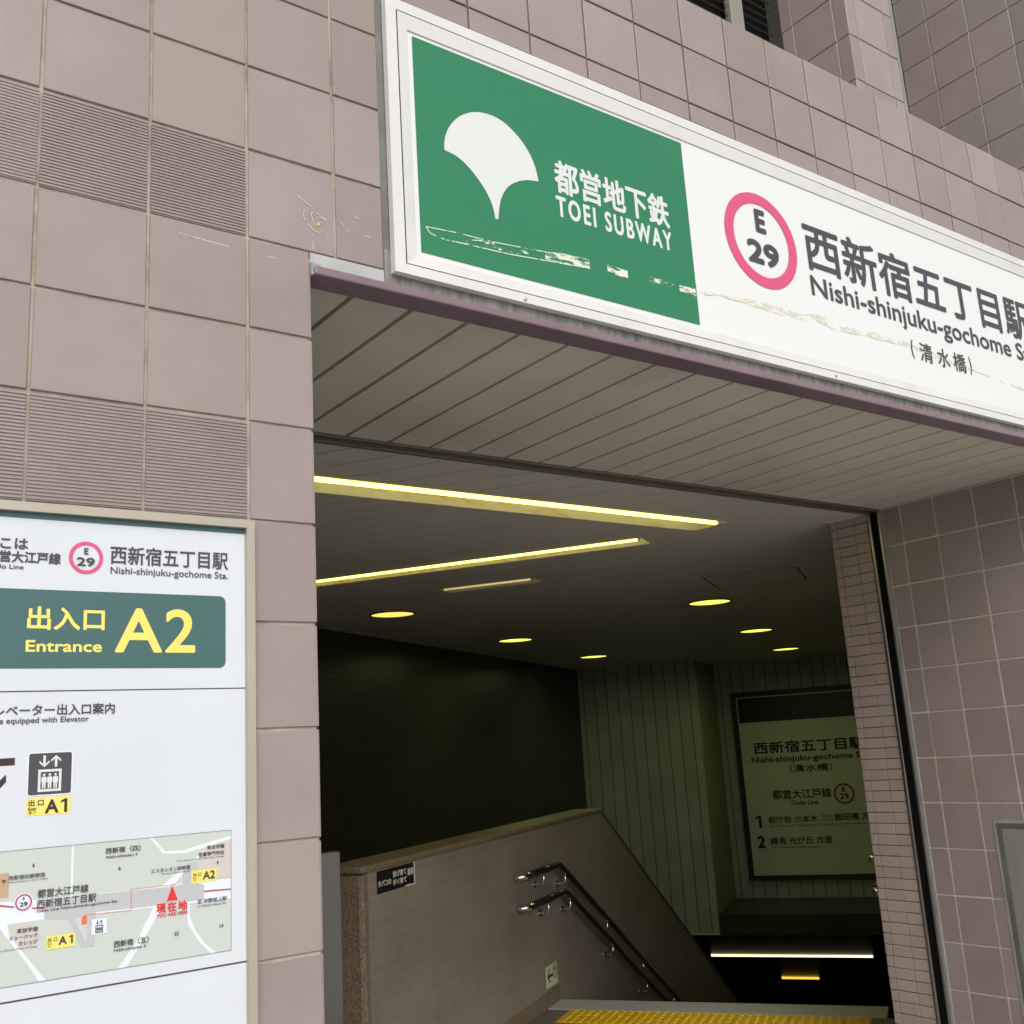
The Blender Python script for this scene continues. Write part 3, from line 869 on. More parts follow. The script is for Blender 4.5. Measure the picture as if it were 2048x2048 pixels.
def batten(label, a, b0, b1, z, m):
    t = thing('tube_light', label, 'tube light', PA(a, (b0 + b1) / 2, z), 'tube lights in the lower passage')
    MB().tube([PA(a, b0 + 0.012, z), PA(a, b1 - 0.012, z)], 0.017, 14).build('tube', m, t, smooth=True)
    mb = MB()
    mb.box(PA, a - 0.02, a + 0.02, b0 - 0.004, b1 + 0.004, z + 0.019, z + 0.05)
    for q in (b0, b1 - 0.010): mb.box(PA, a - 0.012, a + 0.012, q, q + 0.010, z - 0.016, z + 0.019)
    mb.build('batten_body', M['steel_dull'], t)
batten('long white tube light in the dark passage below the poster', 9.02, 0.628, 1.893, -1.672, M['tube_white'])
batten('short amber tube light below the long white one', 9.62, 1.118, 1.443, -1.957, M['tube_amber'])

# ------------------------------------------------------------------ shutter track
tr = thing('shutter_track', 'steel roller shutter slot and upright guide rail at the hall opening', 'shutter track', P(2.35, 1.6, FZ))
mb = MB()
mb.box(G, 0.4842, 2.356, 1.5850, 1.5960, CZ - 0.004, CZ + 0.03)
mb.box(G, 0.4842, 2.356, 1.6140, 1.6255, CZ - 0.006, CZ + 0.03)
mb.box(G, 0.4842, 2.356, 1.5962, 1.6138, CZ + 0.020, CZ + 0.03, mi=1)
mb.build('slot_lips', [M['bronze'], M['gap']], tr, bevel=0.002)
mb = MB()
mb.box(G, 2.3560, 2.3610, 1.5860, 1.5935, FZ, CZ - 0.0045)
mb.box(G, 2.3560, 2.3610, 1.6150, 1.6222, FZ, CZ - 0.0065)
mb.build('guide_rail', M['steel'], tr, bevel=0.003)
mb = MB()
mb.box(G, 2.3585, 2.3612, 1.5937, 1.6148, FZ, CZ - 0.004)  # flat black strip painted as the shade inside the guide slot
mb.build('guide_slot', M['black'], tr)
mb = MB()
mb.box(G, 2.3570, 2.3612, 1.5775, 1.5848, FZ, CZ - 0.004)
mb.build('guide_sealant', M['sealant'], tr)

# recessed steel cabinet in the right wall
cab = thing('wall_cabinet', 'recessed stainless steel cabinet sealed into the right jamb wall', 'cabinet', P(2.36, 1.28, -0.4))
CB = lambda u, v, w: P(2.36 - w, -u, v)
mb = MB()
o, i = (-1.4060, -1.100, -0.680, -0.2140), (-1.3985, -1.108, -0.672, -0.2225)
mb.ring(CB, o, i, mm(2.2), mm(2.2))
mb.build('sealant_border', M['sealant'], cab)
mb = MB()
o2 = (-1.3980, -1.1085, -0.6715, -0.2230)
i2 = (-1.3880, -1.1185, -0.6615, -0.2330)
mb.ring(CB, o2, i2, mm(4), mm(4))
mb.ring(CB, i2, (-1.3878, -1.1187, -0.6613, -0.2332), mm(4), mm(1.6))
mb.build('steel_frame', M['steel_dull'], cab)
mb = MB()
mb.box(CB, -1.3868, -1.1195, -0.6605, -0.2345, mm(-3), mm(2.4))
mb.build('door', M['door_steel'], cab, bevel=0.002)

# ------------------------------------------------------------------ poster on the far end wall
po = thing('station_poster', 'black framed station poster with navy header on the far wall', 'poster', PST(-0.83, -0.3, 0))
mb = MB()
o, i = (-1.356, -0.304, -0.995, 0.338), (-1.319, -0.341, -0.965, 0.301)
mb.ring(PST, o, i, 0.012, 0.010)
mb.ring(PST, i, (-1.318, -0.342, -0.964, 0.300), 0.010, 0.0)
for k in range(4):
    pass
mb.ring(PST, (-1.357, -0.303, -0.996, 0.339), o, -0.019, 0.012)
mb.build('poster_frame', M['frame_black'], po)
MB().quad(PST, -1.3185, -0.3415, -0.9645, 0.3005, 0.002).build('sheet', M['poster_white'], po)
MB().quad(PST, -1.3100, -0.3450, 0.1140, 0.2920, 0.004).build('header', M['poster_navy'], po)
mb = MB()
mb.ring(PST, (-0.600, -0.400, 0.150, 0.235), (-0.596, -0.404, 0.154, 0.231), 0.006, 0.006)
mb.box(PST, -0.585, -0.420, 0.200, 0.215, 0.0055, 0.0065)
mb.box(PST, -0.585, -0.420, 0.168, 0.178, 0.0055, 0.0065)
mb.build('header_box', M['poster_line'], po)
def pt(s, b0, b1, z0, z1, bold=0.0, m='poster_ink'): lettering(po, s, PST, -b0, -b1, z0, z1, 0.005, M[m], bold)
pt('西新宿五丁目駅', 1.227, 0.440, -0.117, -0.030, 0.0022)
pt('Nishi-shinjuku-gochome Sta.', 1.250, 0.410, -0.190, -0.136, 0.0016)
pt('（清水橋）', 0.985, 0.685, -0.258, -0.203, 0.0010)
pt('都営大江戸線', 1.127, 0.713, -0.442, -0.376, 0.0012)
pt('Oedo Line', 1.000, 0.812, -0.485, -0.452, 0.0008)
digit_one(MB(), PST, -1.267, -1.226, -0.636, -0.549, 0.005).build('lettering', M['poster_ink'], po)
pt('2', 1.270, 1.215, -0.776, -0.690, 0.0040)
pt('都庁前 六本木', 1.177, 0.828, -0.606, -0.558, 0.0008)
pt('都庁前', 0.795, 0.722, -0.577, -0.559, 0.0, 'poster_line')
pt('のりかえ', 0.795, 0.722, -0.604, -0.584, 0.0, 'poster_line')
pt('飯田橋 方面', 0.712, 0.420, -0.602, -0.552, 0.0010)
pt('for Tochomae, Roppongi, (Transfer at Tochomae) Iidabashi', 1.170, 0.420, -0.636, -0.617)
pt('練馬 光が丘 方面', 1.177, 0.746, -0.755, -0.703, 0.0008)
pt('for Nerima, Hikarigaoka', 1.170, 0.830, -0.785, -0.766)
MB().annulus(PST, -0.627, -0.420, 0.0575, 0.0715, 0.005).build('number_ring', M['poster_red'], po)
lettering(po, 'E', PST, -0.638, -0.616, -0.408, -0.376, 0.005, M['poster_ink'], 0.0016)
lettering(po, '29', PST, -0.658, -0.596, -0.458, -0.416, 0.005, M['poster_ink'], 0.0016)

# ------------------------------------------------------------------ station sign over the entrance
sg = thing('station_sign', 'long white framed station sign with green end panel over the entrance', 'sign', P(1.45, 0.995, 0.56))
XR = 2.325
FS = lambda u, v, w: P(u, 0.990 - w, v)
mb = MB()
O, I1 = (0.587, XR, 0.5596, 0.9355), (0.6020, XR - 0.015, 0.5722, 0.9203)
mb.ring(FS, O, I1, 0.0, 0.0)
mb.ring(FS, O, O, -0.0103, 0.0)
mb.ring(FS, I1, I1, -0.002, 0.0)
mb.build('outer_frame', M['white_metal'], sg)
mb = MB()
J0 = (0.6020, XR - 0.015, 0.5722, 0.9203)
mb.ring(FS, J0, (0.6034, XR - 0.0164, 0.5732, 0.9186), -0.0018, -0.0018)
mb.build('frame_gap', M['gap'], sg)
mb = MB()
J1 = (0.6034, XR - 0.0164, 0.5732, 0.9186)
J2 = (0.6188, XR - 0.032, 0.5878, 0.8984)
mb.ring(FS, J1, J2, 0.0003, -0.0022)
mb.ring(FS, J2, J2, -0.0022, -0.0042)
mb.build('inner_frame', M['white_metal'], sg)
MB().quad(SGN, 0.6150, XR - 0.028, 0.5840, 0.9030, -mm(0.6)).build('panel', M['white_panel'], sg)
MB().quad(SGN, 0.6262, 1.1021, 0.5948, 0.8930, mm(0.6)).build('green_field', M['green_film'], sg)
emb = [(0.6667, 0.7446), (0.6677, 0.7571), (0.6711, 0.7698), (0.6784, 0.7838), (0.6902, 0.7981), (0.7048, 0.8091), (0.7194, 0.8159), (0.7368, 0.8191), (0.7542, 0.8183), (0.7715, 0.8119), (0.7885, 0.7998), (0.8024, 0.7839), (0.8115, 0.7651), (0.8159, 0.744), (0.7974, 0.7405), (0.7804, 0.7334), (0.7649, 0.722), (0.7545, 0.7073), (0.7485, 0.6914), (0.7446, 0.6693), (0.74, 0.6686), (0.7369, 0.6856), (0.729, 0.7024), (0.7173, 0.7173), (0.7028, 0.7309), (0.6855, 0.741)]  # emblem outline and sign lettering boxes unprojected from image pixels, then baked
def smooth_closed(pts, corners, n=6):
    """round the outline between its corners (Catmull-Rom)"""
    out, N = [], len(pts)
    for k in range(N):
        p1, p2 = Vector(pts[k]), Vector(pts[(k + 1) % N])
        p0 = p1 * 2 - p2 if k in corners else Vector(pts[k - 1])
        p3 = p2 * 2 - p1 if (k + 1) % N in corners else Vector(pts[(k + 2) % N])
        for q in range(n):
            t = q / n
            v = 0.5 * ((2 * p1) + (p2 - p0) * t + (2 * p0 - 5 * p1 + 4 * p2 - p3) * t * t + (3 * p1 - p0 - 3 * p2 + p3) * t ** 3)
            out.append((v.x, v.y))
    return out
MB().poly(SGN, smooth_closed(emb, {0, 13, 19, 20}), mm(1.4)).build('leaf_emblem', M['white_print'], sg)
def sgt(s, u0, u1, v0, v1, m, bold=0.0, spacing=1.0): lettering(sg, s, SGN, u0, u1, v0, v1, mm(1.2), M[m], bold, spacing)
sgt('都営地下鉄', 0.8440, 1.0600, 0.7370, 0.7880, 'white_print', 0.0013)
sgt('TOEI SUBWAY', 0.8436, 1.0605, 0.7010, 0.7325, 'white_print', 0.0011, 1.3)
sgt('E', 1.2551, 1.2800, 0.7845, 0.8258, 'dark_print', 0.0024)
sgt('29', 1.2290, 1.3040, 0.7280, 0.7690, 'dark_print', 0.0024)
sgt('西新宿五丁目駅', 1.3740, 2.0900, 0.7480, 0.8380, 'dark_print', 0.0017)
sgt('Nishi-shinjuku-gochome Sta.', 1.3780, 2.0990, 0.6915, 0.7390, 'dark_print', 0.0008)
mb = MB()
for ch, u0, u1 in (('(', 1.6420, 1.6495), ('清', 1.6680, 1.7080), ('水', 1.7230, 1.7625), ('橋', 1.7740, 1.8155), (')', 1.8270, 1.8345)):
    text(mb, ch, SGN, u0, u1, 0.6385, 0.6755, mm(1.2), 0.0004)
mb.build('lettering', M['dark_print'], sg)
mb = MB()
cu, cv = 1.2660, 0.7712
n = 96
v = [SGN(cu + rx_ * math.cos(6.283185 * k / n), cv + ry_ * math.sin(6.283185 * k / n), mm(1.2)) for rx_, ry_ in ((0.0648, 0.0633), (0.0850, 0.0818)) for k in range(n)]
mb.add(v, [(k, n + k, n + (k + 1) % n, (k + 1) % n) for k in range(n)])
mb.build('number_ring', M['pink_print'], sg)
def band(pts, hw, w):
    mb = MB()
    up = [(u, v_ + h_) for (u, v_), h_ in zip(pts, hw)]
    dn_ = [(u, v_ - h_) for (u, v_), h_ in zip(pts, hw)]
    for k in range(len(pts) - 1):
        c = [dn_[k], dn_[k + 1], up[k + 1], up[k]]
        mb.add([SGN(u, v_, w) for u, v_ in c], [(0, 1, 2, 3)], 0.5, 0, [(u * S, v_ * S) for u, v_ in c])
    return mb
def stroke(mb, fr, pts, hw, w):
    for (x0, y0), (x1, y1) in zip(pts, pts[1:]):
        d = Vector((x1 - x0, y1 - y0)).normalized() * hw
        c = [(x0 + d.y, y0 - d.x), (x1 + d.y, y1 - d.x), (x1 - d.y, y1 + d.x), (x0 - d.y, y0 + d.x)]
        mb.add([fr(u, v_, w) for u, v_ in c], [(0, 1, 2, 3)], 0.5, 0, [(u * S, v_ * S) for u, v_ in c])
    return mb
mb = MB()
stroke(mb, SGN, [(0.634, 0.6300), (0.68, 0.6335), (0.73, 0.6345), (0.80, 0.6400), (0.88, 0.6480)], 0.0007, mm(1.7))
stroke(mb, SGN, [(0.634, 0.6295), (0.640, 0.6225), (0.66, 0.6195), (0.70, 0.6215), (0.76, 0.6240), (0.85, 0.6320), (0.893, 0.6360)], 0.0008, mm(1.8))
mb.build('tape_residue', M['flakes_line'], sg)
band([(0.69, 0.6250), (0.72, 0.6285), (0.742, 0.6325)], [0.0030, 0.0050, 0.0035], mm(1.5)).build('tape_residue', M['flakes_white'], sg)
band([(0.742, 0.6290), (0.79, 0.6320)], [0.0035, 0.0035], mm(1.5)).build('tape_residue', M['flakes_white'], sg)
band([(0.818, 0.6370), (0.85, 0.6395), (0.895, 0.6420)], [0.0055, 0.0075, 0.0070], mm(1.5)).build('tape_residue', M['flakes_dense'], sg)
band([(0.927, 0.6440), (0.965, 0.6425)], [0.0060, 0.0060], mm(1.5)).build('tape_residue', M['flakes_dense'], sg)
band([(1.000, 0.6440), (1.02, 0.6465), (1.060, 0.6460)], [0.0045, 0.0050, 0.0020], mm(1.5)).build('tape_residue', M['flakes_white'], sg)
band([(1.066, 0.6455), (1.0995, 0.6450)], [0.0050, 0.0060], mm(1.5)).build('tape_residue', M['flakes_dense'], sg)
band([(1.074, 0.643), (1.10, 0.6445), (1.14, 0.652), (1.20, 0.655), (1.2206, 0.656), (1.297, 0.656), (1.35, 0.6565), (1.39, 0.664), (1.42, 0.656), (1.5544, 0.6625), (1.6342, 0.663), (1.70, 0.657), (1.8626, 0.649), (2.03, 0.6375)],
     [0.004, 0.003, 0.002, 0.003, 0.006, 0.0065, 0.006, 0.009, 0.005, 0.006, 0.005, 0.004, 0.0016, 0.0035], mm(0.9)).build('tape_residue', M['flakes_cream'], sg)
for u, v_ in ((0.7767, 0.5641), (1.4065, 0.5655), (2.036, 0.5660)):
    c = FS(u, v_, 0)
    mb = MB()
    pts, n = [], 14
    for r, w in ((0.0030, 0.0), (0.0027, mm(2.2)), (0.0015, mm(3.4))):
        pts += [FS(u + r * math.cos(6.2832 * q / n), v_ + r * math.sin(6.2832 * q / n), w) for q in range(n)]
    mb.add(pts, [(a_ * n + q, a_ * n + (q + 1) % n, (a_ + 1) * n + (q + 1) % n, (a_ + 1) * n + q) for a_ in range(2) for q in range(n)] + [tuple(range(2 * n, 3 * n))])
    mb.build('screw', M['steel'], sg, smooth=True)

# ------------------------------------------------------------------ map board on the facade
bd = thing('map_board', 'framed station map board with teal entrance panel on the tiled facade', 'board', P(0.15, 1.0, FZ))
BRD = lambda u, v, w: P(u, 0.999 - w, v)  # board lettering boxes and map outlines converted offline from image pixels
BL, BB = -0.23, -0.60
mb = MB()
o, i = (BL, 0.4120, BB, 0.2455), (BL + 0.0085, 0.4036, BB + 0.0085, 0.2372)
W_ = mm(13)
mb.ring(BRD, o, i, W_, W_)
mb.ring(BRD, o, o, 0.0, W_)
mb.ring(BRD, i, i, W_, 0.0)
mb.build('board_frame', M['board_frame'], bd, bevel=0.002)
MB().quad(BRD, BL + 0.006, 0.4060, BB + 0.006, 0.2400, mm(0.4)).build('sheet', M['board_white'], bd)
MB().quad(BRD, BL + 0.0085, 0.4036, 0.2317, 0.2372, mm(1.0)).build('top_stripe', M['board_green'], bd)
def rrect(u0, u1, v0, v1, r, n=6):
    pts = []
    for cx, cy, a0 in ((u1 - r, v1 - r, 0), (u0 + r, v1 - r, 90), (u0 + r, v0 + r, 180), (u1 - r, v0 + r, 270)):
        pts += [(cx + r * math.cos(math.radians(a0 + 90 * k / n)), cy + r * math.sin(math.radians(a0 + 90 * k / n))) for k in range(n + 1)]
    return pts
W1, W2_, W3 = mm(1.0), mm(1.5), mm(2.0)
MB().poly(BRD, rrect(-0.21, 0.3838, 0.0976, 0.1676, 0.0062), W1).build('entrance_panel', M['board_green'], bd)
mb = MB()
mb.quad(BRD, BL + 0.0085, 0.4036, 0.0774, 0.0784, W1)
mb.quad(BRD, BL + 0.0085, 0.4036, -0.1732, -0.1718, W1)
mb.build('divider_lines', M['dark_print'], bd)
def bt(s, u0, u1, v0, v1, m='dark_print', bold=0.0, sp=1.0): lettering(bd, s, BRD, u0, u1, v0, v1, W2_, M[m], bold, sp)
bt('ここは', 0.1660, 0.2012, 0.2030, 0.2130, bold=0.00035)
bt('都営大江戸線', 0.1672, 0.2293, 0.1908, 0.2015, bold=0.00035)
bt('Oedo Line', 0.1672, 0.1983, 0.1850, 0.1890, bold=0.0001)
MB().annulus(BRD, 0.2512, 0.1986, 0.0118, 0.0151, W2_).build('number_ring', M['pink_print'], bd)
bt('E', 0.2493, 0.2532, 0.2016, 0.2078, bold=0.0003)
bt('29', 0.2430, 0.2590, 0.1906, 0.1989, bold=0.0004)
bt('西新宿五丁目駅', 0.2727, 0.3862, 0.1940, 0.2118, bold=0.0003)
bt('Nishi-shinjuku-gochome Sta.', 0.2731, 0.3862, 0.1829, 0.1916, bold=0.0001)
bt('出入口', 0.2030, 0.2692, 0.1315, 0.1525, 'yellow_print', 0.0006)
bt('Entrance', 0.2026, 0.2673, 0.1120, 0.1225, 'yellow_print', 0.0004)
bt('A2', 0.2785, 0.3536, 0.1119, 0.1535, 'yellow_print', 0.0010, 1.08)
bt('エレベーター出入口案内', 0.1690, 0.2799, 0.0567, 0.0665, bold=0.0002)
bt('Entrance equipped with Elevator', 0.1620, 0.2575, 0.0491, 0.0555, bold=0.0001)
mb = MB()     # big arrow pointing to the lift exit
mb.poly(BRD, [(0.150, 0.0155), (0.1980, 0.0157), (0.1980, 0.0219), (0.150, 0.0215)], W1)
mb.poly(BRD, [(0.1720, -0.0200), (0.1918, 0.0023), (0.1915, 0.0084), (0.1720, -0.0110)], W1)
mb.build('arrow', M['brown_print'], bd)
MB().poly(BRD, rrect(0.2080, 0.2455, -0.0112, 0.0257, 0.0024), W1).build('lift_icon_border', M['map_road'], bd)
MB().poly(BRD, rrect(0.2092, 0.2441, -0.0101, 0.0246, 0.0018), W2_).build('lift_icon', M['dark_print'], bd)
def lift_pict(mb, cu, top, s, wl, mi=0):
    """two arrows over a box with three standing figures; s = box width"""
    b0, b1 = cu - s / 2, cu + s / 2
    t0, t1 = top - s * 0.62, top - s * 1.60
    mb.ring(BRD, (b0, b1, t1, t0), (b0 + 0.11 * s, b1 - 0.11 * s, t1 + 0.11 * s, t0 - 0.11 * s), wl, wl, mi)
    for sx, sg_ in ((-0.25, -1), (0.25, 1)):
        c = cu + sx * s
        y0, y1 = (top - 0.52 * s, top) if sg_ > 0 else (top, top - 0.52 * s)
        q = lambda u, v_: (c + u * s, y0 + (y1 - y0) * v_)
        mb.poly(BRD, [q(-0.055, 0), q(0.055, 0), q(0.055, 0.72), q(0.215, 0.42), q(0.215, 0.62), q(0, 1.0), q(-0.215, 0.62), q(-0.215, 0.42), q(-0.055, 0.72)], wl, mi)
    for k in (-1, 0, 1):
        c = cu + k * 0.245 * s
        f0 = t1 + 0.14 * s
        q = lambda u, v_: (c + u * s, f0 + v_ * s)
        mb.disc(BRD, c, f0 + 0.60 * s, 0.055 * s, wl, mi, 14)
        mb.poly(BRD, [q(-0.075, 0), q(-0.015, 0), q(-0.006, 0.24), q(0.006, 0.24), q(0.015, 0), q(0.075, 0), q(0.08, 0.26), q(0.11, 0.27), q(0.11, 0.47), q(0.08, 0.52), q(-0.08, 0.52), q(-0.11, 0.47), q(-0.11, 0.27), q(-0.08, 0.26)], wl, mi)
mb = MB()
lift_pict(mb, 0.2264, 0.0226, 0.0190, W3)
mb.build('lift_pictogram', M['white_print'], bd)
MB().quad(BRD, 0.2086, 0.2443, -0.0271, -0.0126, W1).build('exit_label', M['yellow_print'], bd)
bt('出 口', 0.2101, 0.2222, -0.0192, -0.0140, 'brown_print', 0.00012)
bt('Exit', 0.2101, 0.2164, -0.0229, -0.0201, 'brown_print', 0.00008)
bt('출구', 0.2103, 0.2163, -0.0259, -0.0233, 'brown_print')
bt('A', 0.2234, 0.2345, -0.0260, -0.0146, 'brown_print', 0.0005)
digit_one(MB(), BRD, 0.2362, 0.2415, -0.0260, -0.0146, W2_).build('lettering', M['brown_print'], bd)

# the printed street map
mp_ = MB().quad(BRD, -0.180, 0.3890, -0.1607, -0.0541, W1).build('street_map', M['map_ground'], bd)
e1, e2, e3, e4 = mm(1.3), mm(1.6), mm(1.9), mm(2.2)
roads = [
 [(0.2463, -0.0542), (0.2481, -0.0542), (0.2484, -0.0965), (0.2464, -0.0965)],
 [(0.3132, -0.0547), (0.3161, -0.0546), (0.3268, -0.0671), (0.3437, -0.0681), (0.3691, -0.0628), (0.3890, -0.0591), (0.3890, -0.0623), (0.365, -0.0674), (0.3457, -0.0709), (0.3255, -0.0695)],
 [(-0.18, -0.0940), (0.1914, -0.0942), (0.2256, -0.0962), (0.2974, -0.0971), (0.3432, -0.0968), (0.3890, -0.0976), (0.3890, -0.1152), (0.3501, -0.1148), (0.2678, -0.1133), (0.2261, -0.1120), (0.1988, -0.1125), (0.1921, -0.1155), (-0.18, -0.1155)],
 [(0.3338, -0.0901), (0.3458, -0.0825), (0.3629, -0.0707), (0.3705, -0.0642), (0.3762, -0.0635), (0.3512, -0.0818), (0.3352, -0.0972), (0.3233, -0.0977)],
 [(0.1921, -0.1121), (0.1971, -0.1105), (0.1992, -0.1211), (0.2099, -0.1352), (0.2218, -0.1507), (0.229, -0.1604), (0.2235, -0.1604), (0.2136, -0.1448), (0.1994, -0.1256), (0.1923, -0.1155)],
 [(0.317, -0.1140), (0.3229, -0.1140), (0.3225, -0.1194), (0.3103, -0.1386), (0.2948, -0.1604), (0.2874, -0.1604), (0.302, -0.1417)],
 [(0.3454, -0.1140), (0.3501, -0.1140), (0.3502, -0.1262), (0.3557, -0.1395), (0.3653, -0.1521), (0.3749, -0.1604), (0.3694, -0.1604), (0.3585, -0.1486), (0.3489, -0.1335)]]
mb = MB()
for k, r in enumerate(roads): mb.poly(BRD, r, e1 + k * mm(0.03))
mb.build('roads', M['map_road'], mp_)
st_ = [(0.2256, -0.0968), (0.2974, -0.0975), (0.3352, -0.0985), (0.3439, -0.0972), (0.3438, -0.0835), (0.3505, -0.0791), (0.3567, -0.0798), (0.3575, -0.0985), (0.363, -0.1004), (0.3631, -0.1132), (0.2977, -0.1125), (0.2678, -0.1115), (0.2673, -0.139), (0.2564, -0.1392), (0.2456, -0.1147), (0.2261, -0.1115)]
MB().poly(BRD, st_, e2).build('station_outline', M['map_station'], mp_)
mb = MB()
mb.poly(BRD, [(0.2497, -0.1146), (0.2605, -0.1137), (0.261, -0.1328), (0.2593, -0.1331)], e3)
mb.build('station_gap', M['map_ground'], mp_)
mb = MB()
mb.poly(BRD, [(0.1700, -0.0716), (0.1971, -0.0718), (0.1974, -0.091), (0.1700, -0.0908)], e2)
mb.build('post_office', M['map_brown'], mp_)
for k, r in enumerate(([(0.1989, -0.1142), (0.2159, -0.1142), (0.2177, -0.1191), (0.2249, -0.1253), (0.2109, -0.1342)],
                       [(0.3601, -0.0762), (0.365, -0.0683), (0.3888, -0.0634), (0.3888, -0.0963), (0.3602, -0.0956)],
                       [(0.3450, -0.0822), (0.3505, -0.0780), (0.3567, -0.0786), (0.3570, -0.0900), (0.3450, -0.0900)])):
    MB().poly(BRD, r, (e2 + k * mm(0.05)) if k < 2 else e1 + mm(0.25)).build('school_block', M['map_pink'], mp_)
mb = MB()
mb.poly(BRD, [(-0.17, -0.0950), (0.1915, -0.0962), (0.2022, -0.0987), (0.2022, -0.0999), (0.1915, -0.0977), (-0.17, -0.0965)], e3)
mb.poly(BRD, [(0.2159, -0.1012), (0.2258, -0.1027), (0.2258, -0.1041), (0.216, -0.1023)], e3)
mb.poly(BRD, [(0.363, -0.1054), (0.3888, -0.1065), (0.3888, -0.1078), (0.363, -0.1068)], e3)
mb.annulus(BRD, 0.2093, -0.0964, 0.0053, 0.0066, e4, 0, 40)
mb.build('railway_line', M['map_line'], mp_)
MB().disc(BRD, 0.2093, -0.0964, 0.0074, e3 + mm(0.1)).build('number_disc', M['map_road'], mp_)
mb = MB()
path = [(0.2583, -0.1200), (0.2584, -0.1128), (0.2977, -0.1140), (0.2974, -0.0965), (0.3299, -0.0968)]
for (x0, y0), (x1, y1) in zip(path, path[1:]):
    L = math.hypot(x1 - x0, y1 - y0)
    n = max(2, int(L / 0.00125))
    for k in range(n):
        t = (k + 0.25) / n
        mb.disc(BRD, x0 + (x1 - x0) * t, y0 + (y1 - y0) * t, 0.00038, e4, 0, 8)
mb.poly(BRD, [(0.3338, -0.0978), (0.3389, -0.1106), (0.3290, -0.1103)], e4)
mb.quad(BRD, 0.3310, 0.3366, -0.0974, -0.0968, e4)
text(mb, '現在地', BRD, 0.3196, 0.3477, -0.1197, -0.1115, e4, 0.0003, 1.25)
text(mb, 'YOU ARE HERE', BRD, 0.3199, 0.3481, -0.1233, -0.1204, e4, 0.0001)
mb.build('here_marker', M['red_print'], mp_)
MB().quad(BRD, 0.2561, 0.2605, -0.1205, -0.1138, e4).build('lift_marker', M['orange_print'], mp_)
MB().poly(BRD, rrect(0.2646, 0.2773, -0.1300, -0.1175, 0.0006), e3).build('lift_label', M['map_road'], mp_)
mb = MB()
mb.quad(BRD, 0.3512, 0.3747, -0.0978, -0.0870, e3)
mb.quad(BRD, 0.2281, 0.2516, -0.1366, -0.1258, e3)
mb.build('exit_labels', M['yellow_print'], mp_)
mb = MB()
lift_pict(mb, 0.2709, -0.1187, 0.0064, e4)
for s, u0, u1, v0, v1, bo in (
    ('西新宿（四）', 0.2746, 0.3051, -0.0645, -0.0594, 0.0001), ('Nishi-shinjuku 4', 0.2751, 0.3022, -0.0690, -0.0660, 0.00006),
    ('西新宿（五）', 0.2833, 0.3133, -0.1429, -0.1374, 0.0001), ('Nishi-shinjuku 5', 0.2836, 0.3108, -0.1470, -0.1440, 0.00006),
    ('都営大江戸線', 0.2198, 0.2611, -0.0945, -0.0876, 0.00012), ('西新宿五丁目駅', 0.2196, 0.2677, -0.1028, -0.0958, 0.00012),
    ('Oedo Line Nishi-shinjuku-gochome Sta.', 0.2197, 0.2862, -0.1064, -0.1037, 0.00006),
    ('エスタシオン西新宿', 0.3145, 0.3499, -0.0852, -0.0814, 0.00005), ('Estacion Nishi-shinjuku', 0.3240, 0.3499, -0.0878, -0.0859, 0.0),
    ('東放学園', 0.3656, 0.3821, -0.0698, -0.0660, 0.00005), ('音響専門学校', 0.3576, 0.3821, -0.0755, -0.0716, 0.00005),
    ('Toho Gakuen Sound Technology College', 0.3370, 0.3821, -0.0780, -0.0762, 0.0),
    ('至 中野坂上駅', 0.3569, 0.3847, -0.1163, -0.1125, 0.00005), ('to Nakano-sakaue Sta.', 0.3569, 0.3844, -0.1193, -0.1173, 0.0),
    ('西新宿四郵便局', 0.1968, 0.2252, -0.0777, -0.0741, 0.00005), ('Nishi-shinjuku 4 Post Office', 0.1969, 0.2279, -0.0804, -0.0786, 0.0),
    ('東放学園', 0.2049, 0.2211, -0.1203, -0.1167, 0.00005), ('ミュージック', 0.1993, 0.2210, -0.1251, -0.1219, 0.00005), ('カレッジ', 0.2068, 0.2212, -0.1301, -0.1267, 0.00005),
    ('Toho Gakuen Music College', 0.1880, 0.2211, -0.1334, -0.1316, 0.0),
    ('4', 0.2148, 0.2167, -0.0692, -0.0660, 0.0001), ('6', 0.2859, 0.2879, -0.0793, -0.0760, 0.0001), ('9', 0.3748, 0.3768, -0.0838, -0.0808, 0.0001),
    ('14', 0.3777, 0.3812, -0.1395, -0.1364, 0.0001), ('25', 0.336, 0.3399, -0.1406, -0.1374, 0.0001),
    ('E', 0.2085, 0.2101, -0.0946, -0.0922, 0.0001), ('29', 0.2062, 0.2125, -0.0998, -0.0960, 0.0002),
    ('出 口', 0.3529, 0.3602, -0.0922, -0.0890, 0.00005), ('Exit', 0.3529, 0.3562, -0.0944, -0.0928, 0.0), ('출구', 0.3529, 0.3560, -0.0962, -0.0948, 0.0),
    ('A2', 0.3617, 0.3734, -0.0958, -0.0884, 0.0003), ('出 口', 0.2293, 0.2369, -0.1307, -0.1273, 0.00005), ('Exit', 0.2293, 0.2326, -0.1330, -0.1313, 0.0),
    ('출구', 0.2293, 0.2324, -0.1350, -0.1335, 0.0), ('A', 0.2379, 0.2446, -0.1340, -0.1273, 0.0003), ('〒', 0.1918, 0.1950, -0.0800, -0.0768, 0.0001)):
    text(mb, s, BRD, u0, u1, v0, v1, e4 + mm(0.3), bo)
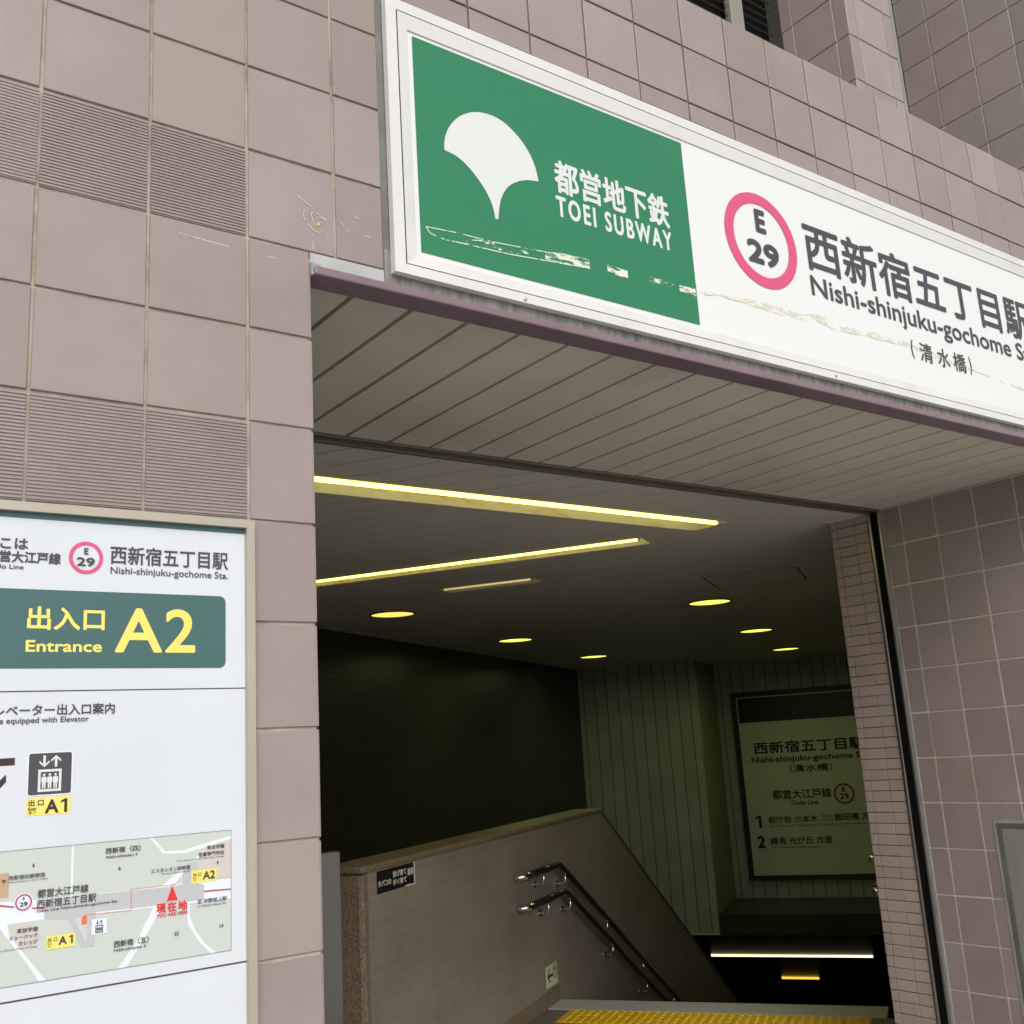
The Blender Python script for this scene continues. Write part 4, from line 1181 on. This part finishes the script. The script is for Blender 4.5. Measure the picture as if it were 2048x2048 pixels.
digit_one(mb, BRD, 0.2462, 0.2494, -0.1340, -0.1273, e4 + mm(0.3))
mb.build('map_lettering', M['dark_print'], mp_)
mb = MB()
lw = 0.00028
mb.ring(BRD, (-0.180, 0.3890, -0.1607, -0.0541), (-0.180 + lw, 0.3890 - lw, -0.1607 + lw, -0.0541 - lw), e3, e3)
mb.build('map_border', M['dark_print'], mp_)

# ------------------------------------------------------------------ old sticker marks on the facade tiles
rs = thing('sticker_remains', 'torn white sticker remains with a yellow chip on the facade tile', 'sticker remains', FAC(0.475, 0.60, 0))
mb = MB()
for pts in ([(0.4680, 0.6275), (0.4745, 0.6240), (0.4790, 0.6215), (0.4850, 0.6190)], [(0.4760, 0.6120), (0.4745, 0.6060), (0.4770, 0.5990), (0.4830, 0.5930), (0.4900, 0.5890), (0.4945, 0.5890)],
            [(0.4790, 0.6140), (0.4760, 0.6110)], [(0.4860, 0.6130), (0.4850, 0.6080), (0.4865, 0.6020), (0.4900, 0.5960)], [(0.4905, 0.6120), (0.4960, 0.6105), (0.5000, 0.6075), (0.5060, 0.6080)],
            [(0.4930, 0.6085), (0.4990, 0.6075), (0.5030, 0.6060)], [(0.4865, 0.5760), (0.4860, 0.5700), (0.4870, 0.5660)], [(0.5030, 0.5905), (0.5050, 0.5880), (0.5045, 0.5850)], [(0.4950, 0.5935), (0.4990, 0.5915)],
            [(0.335, 0.5475), (0.352, 0.5463), (0.372, 0.5457), (0.388, 0.5452)], [(0.432, 0.5440), (0.446, 0.5452)], [(0.529, 0.6020), (0.531, 0.5990)], [(0.522, 0.6090), (0.525, 0.6050)],
            [(0.540, 0.6210), (0.545, 0.6190)], [(0.553, 0.6000), (0.560, 0.5995)]):
    stroke(mb, FAC, pts, 0.00042, mm(1.3))
mb.build('paper_flakes', M['flakes_tile'], rs)
MB().poly(FAC, [(0.4905, 0.6000), (0.4955, 0.6015), (0.4945, 0.5985), (0.4925, 0.5955)], mm(2.0)).build('yellow_chip', M['chip_yellow'], rs)
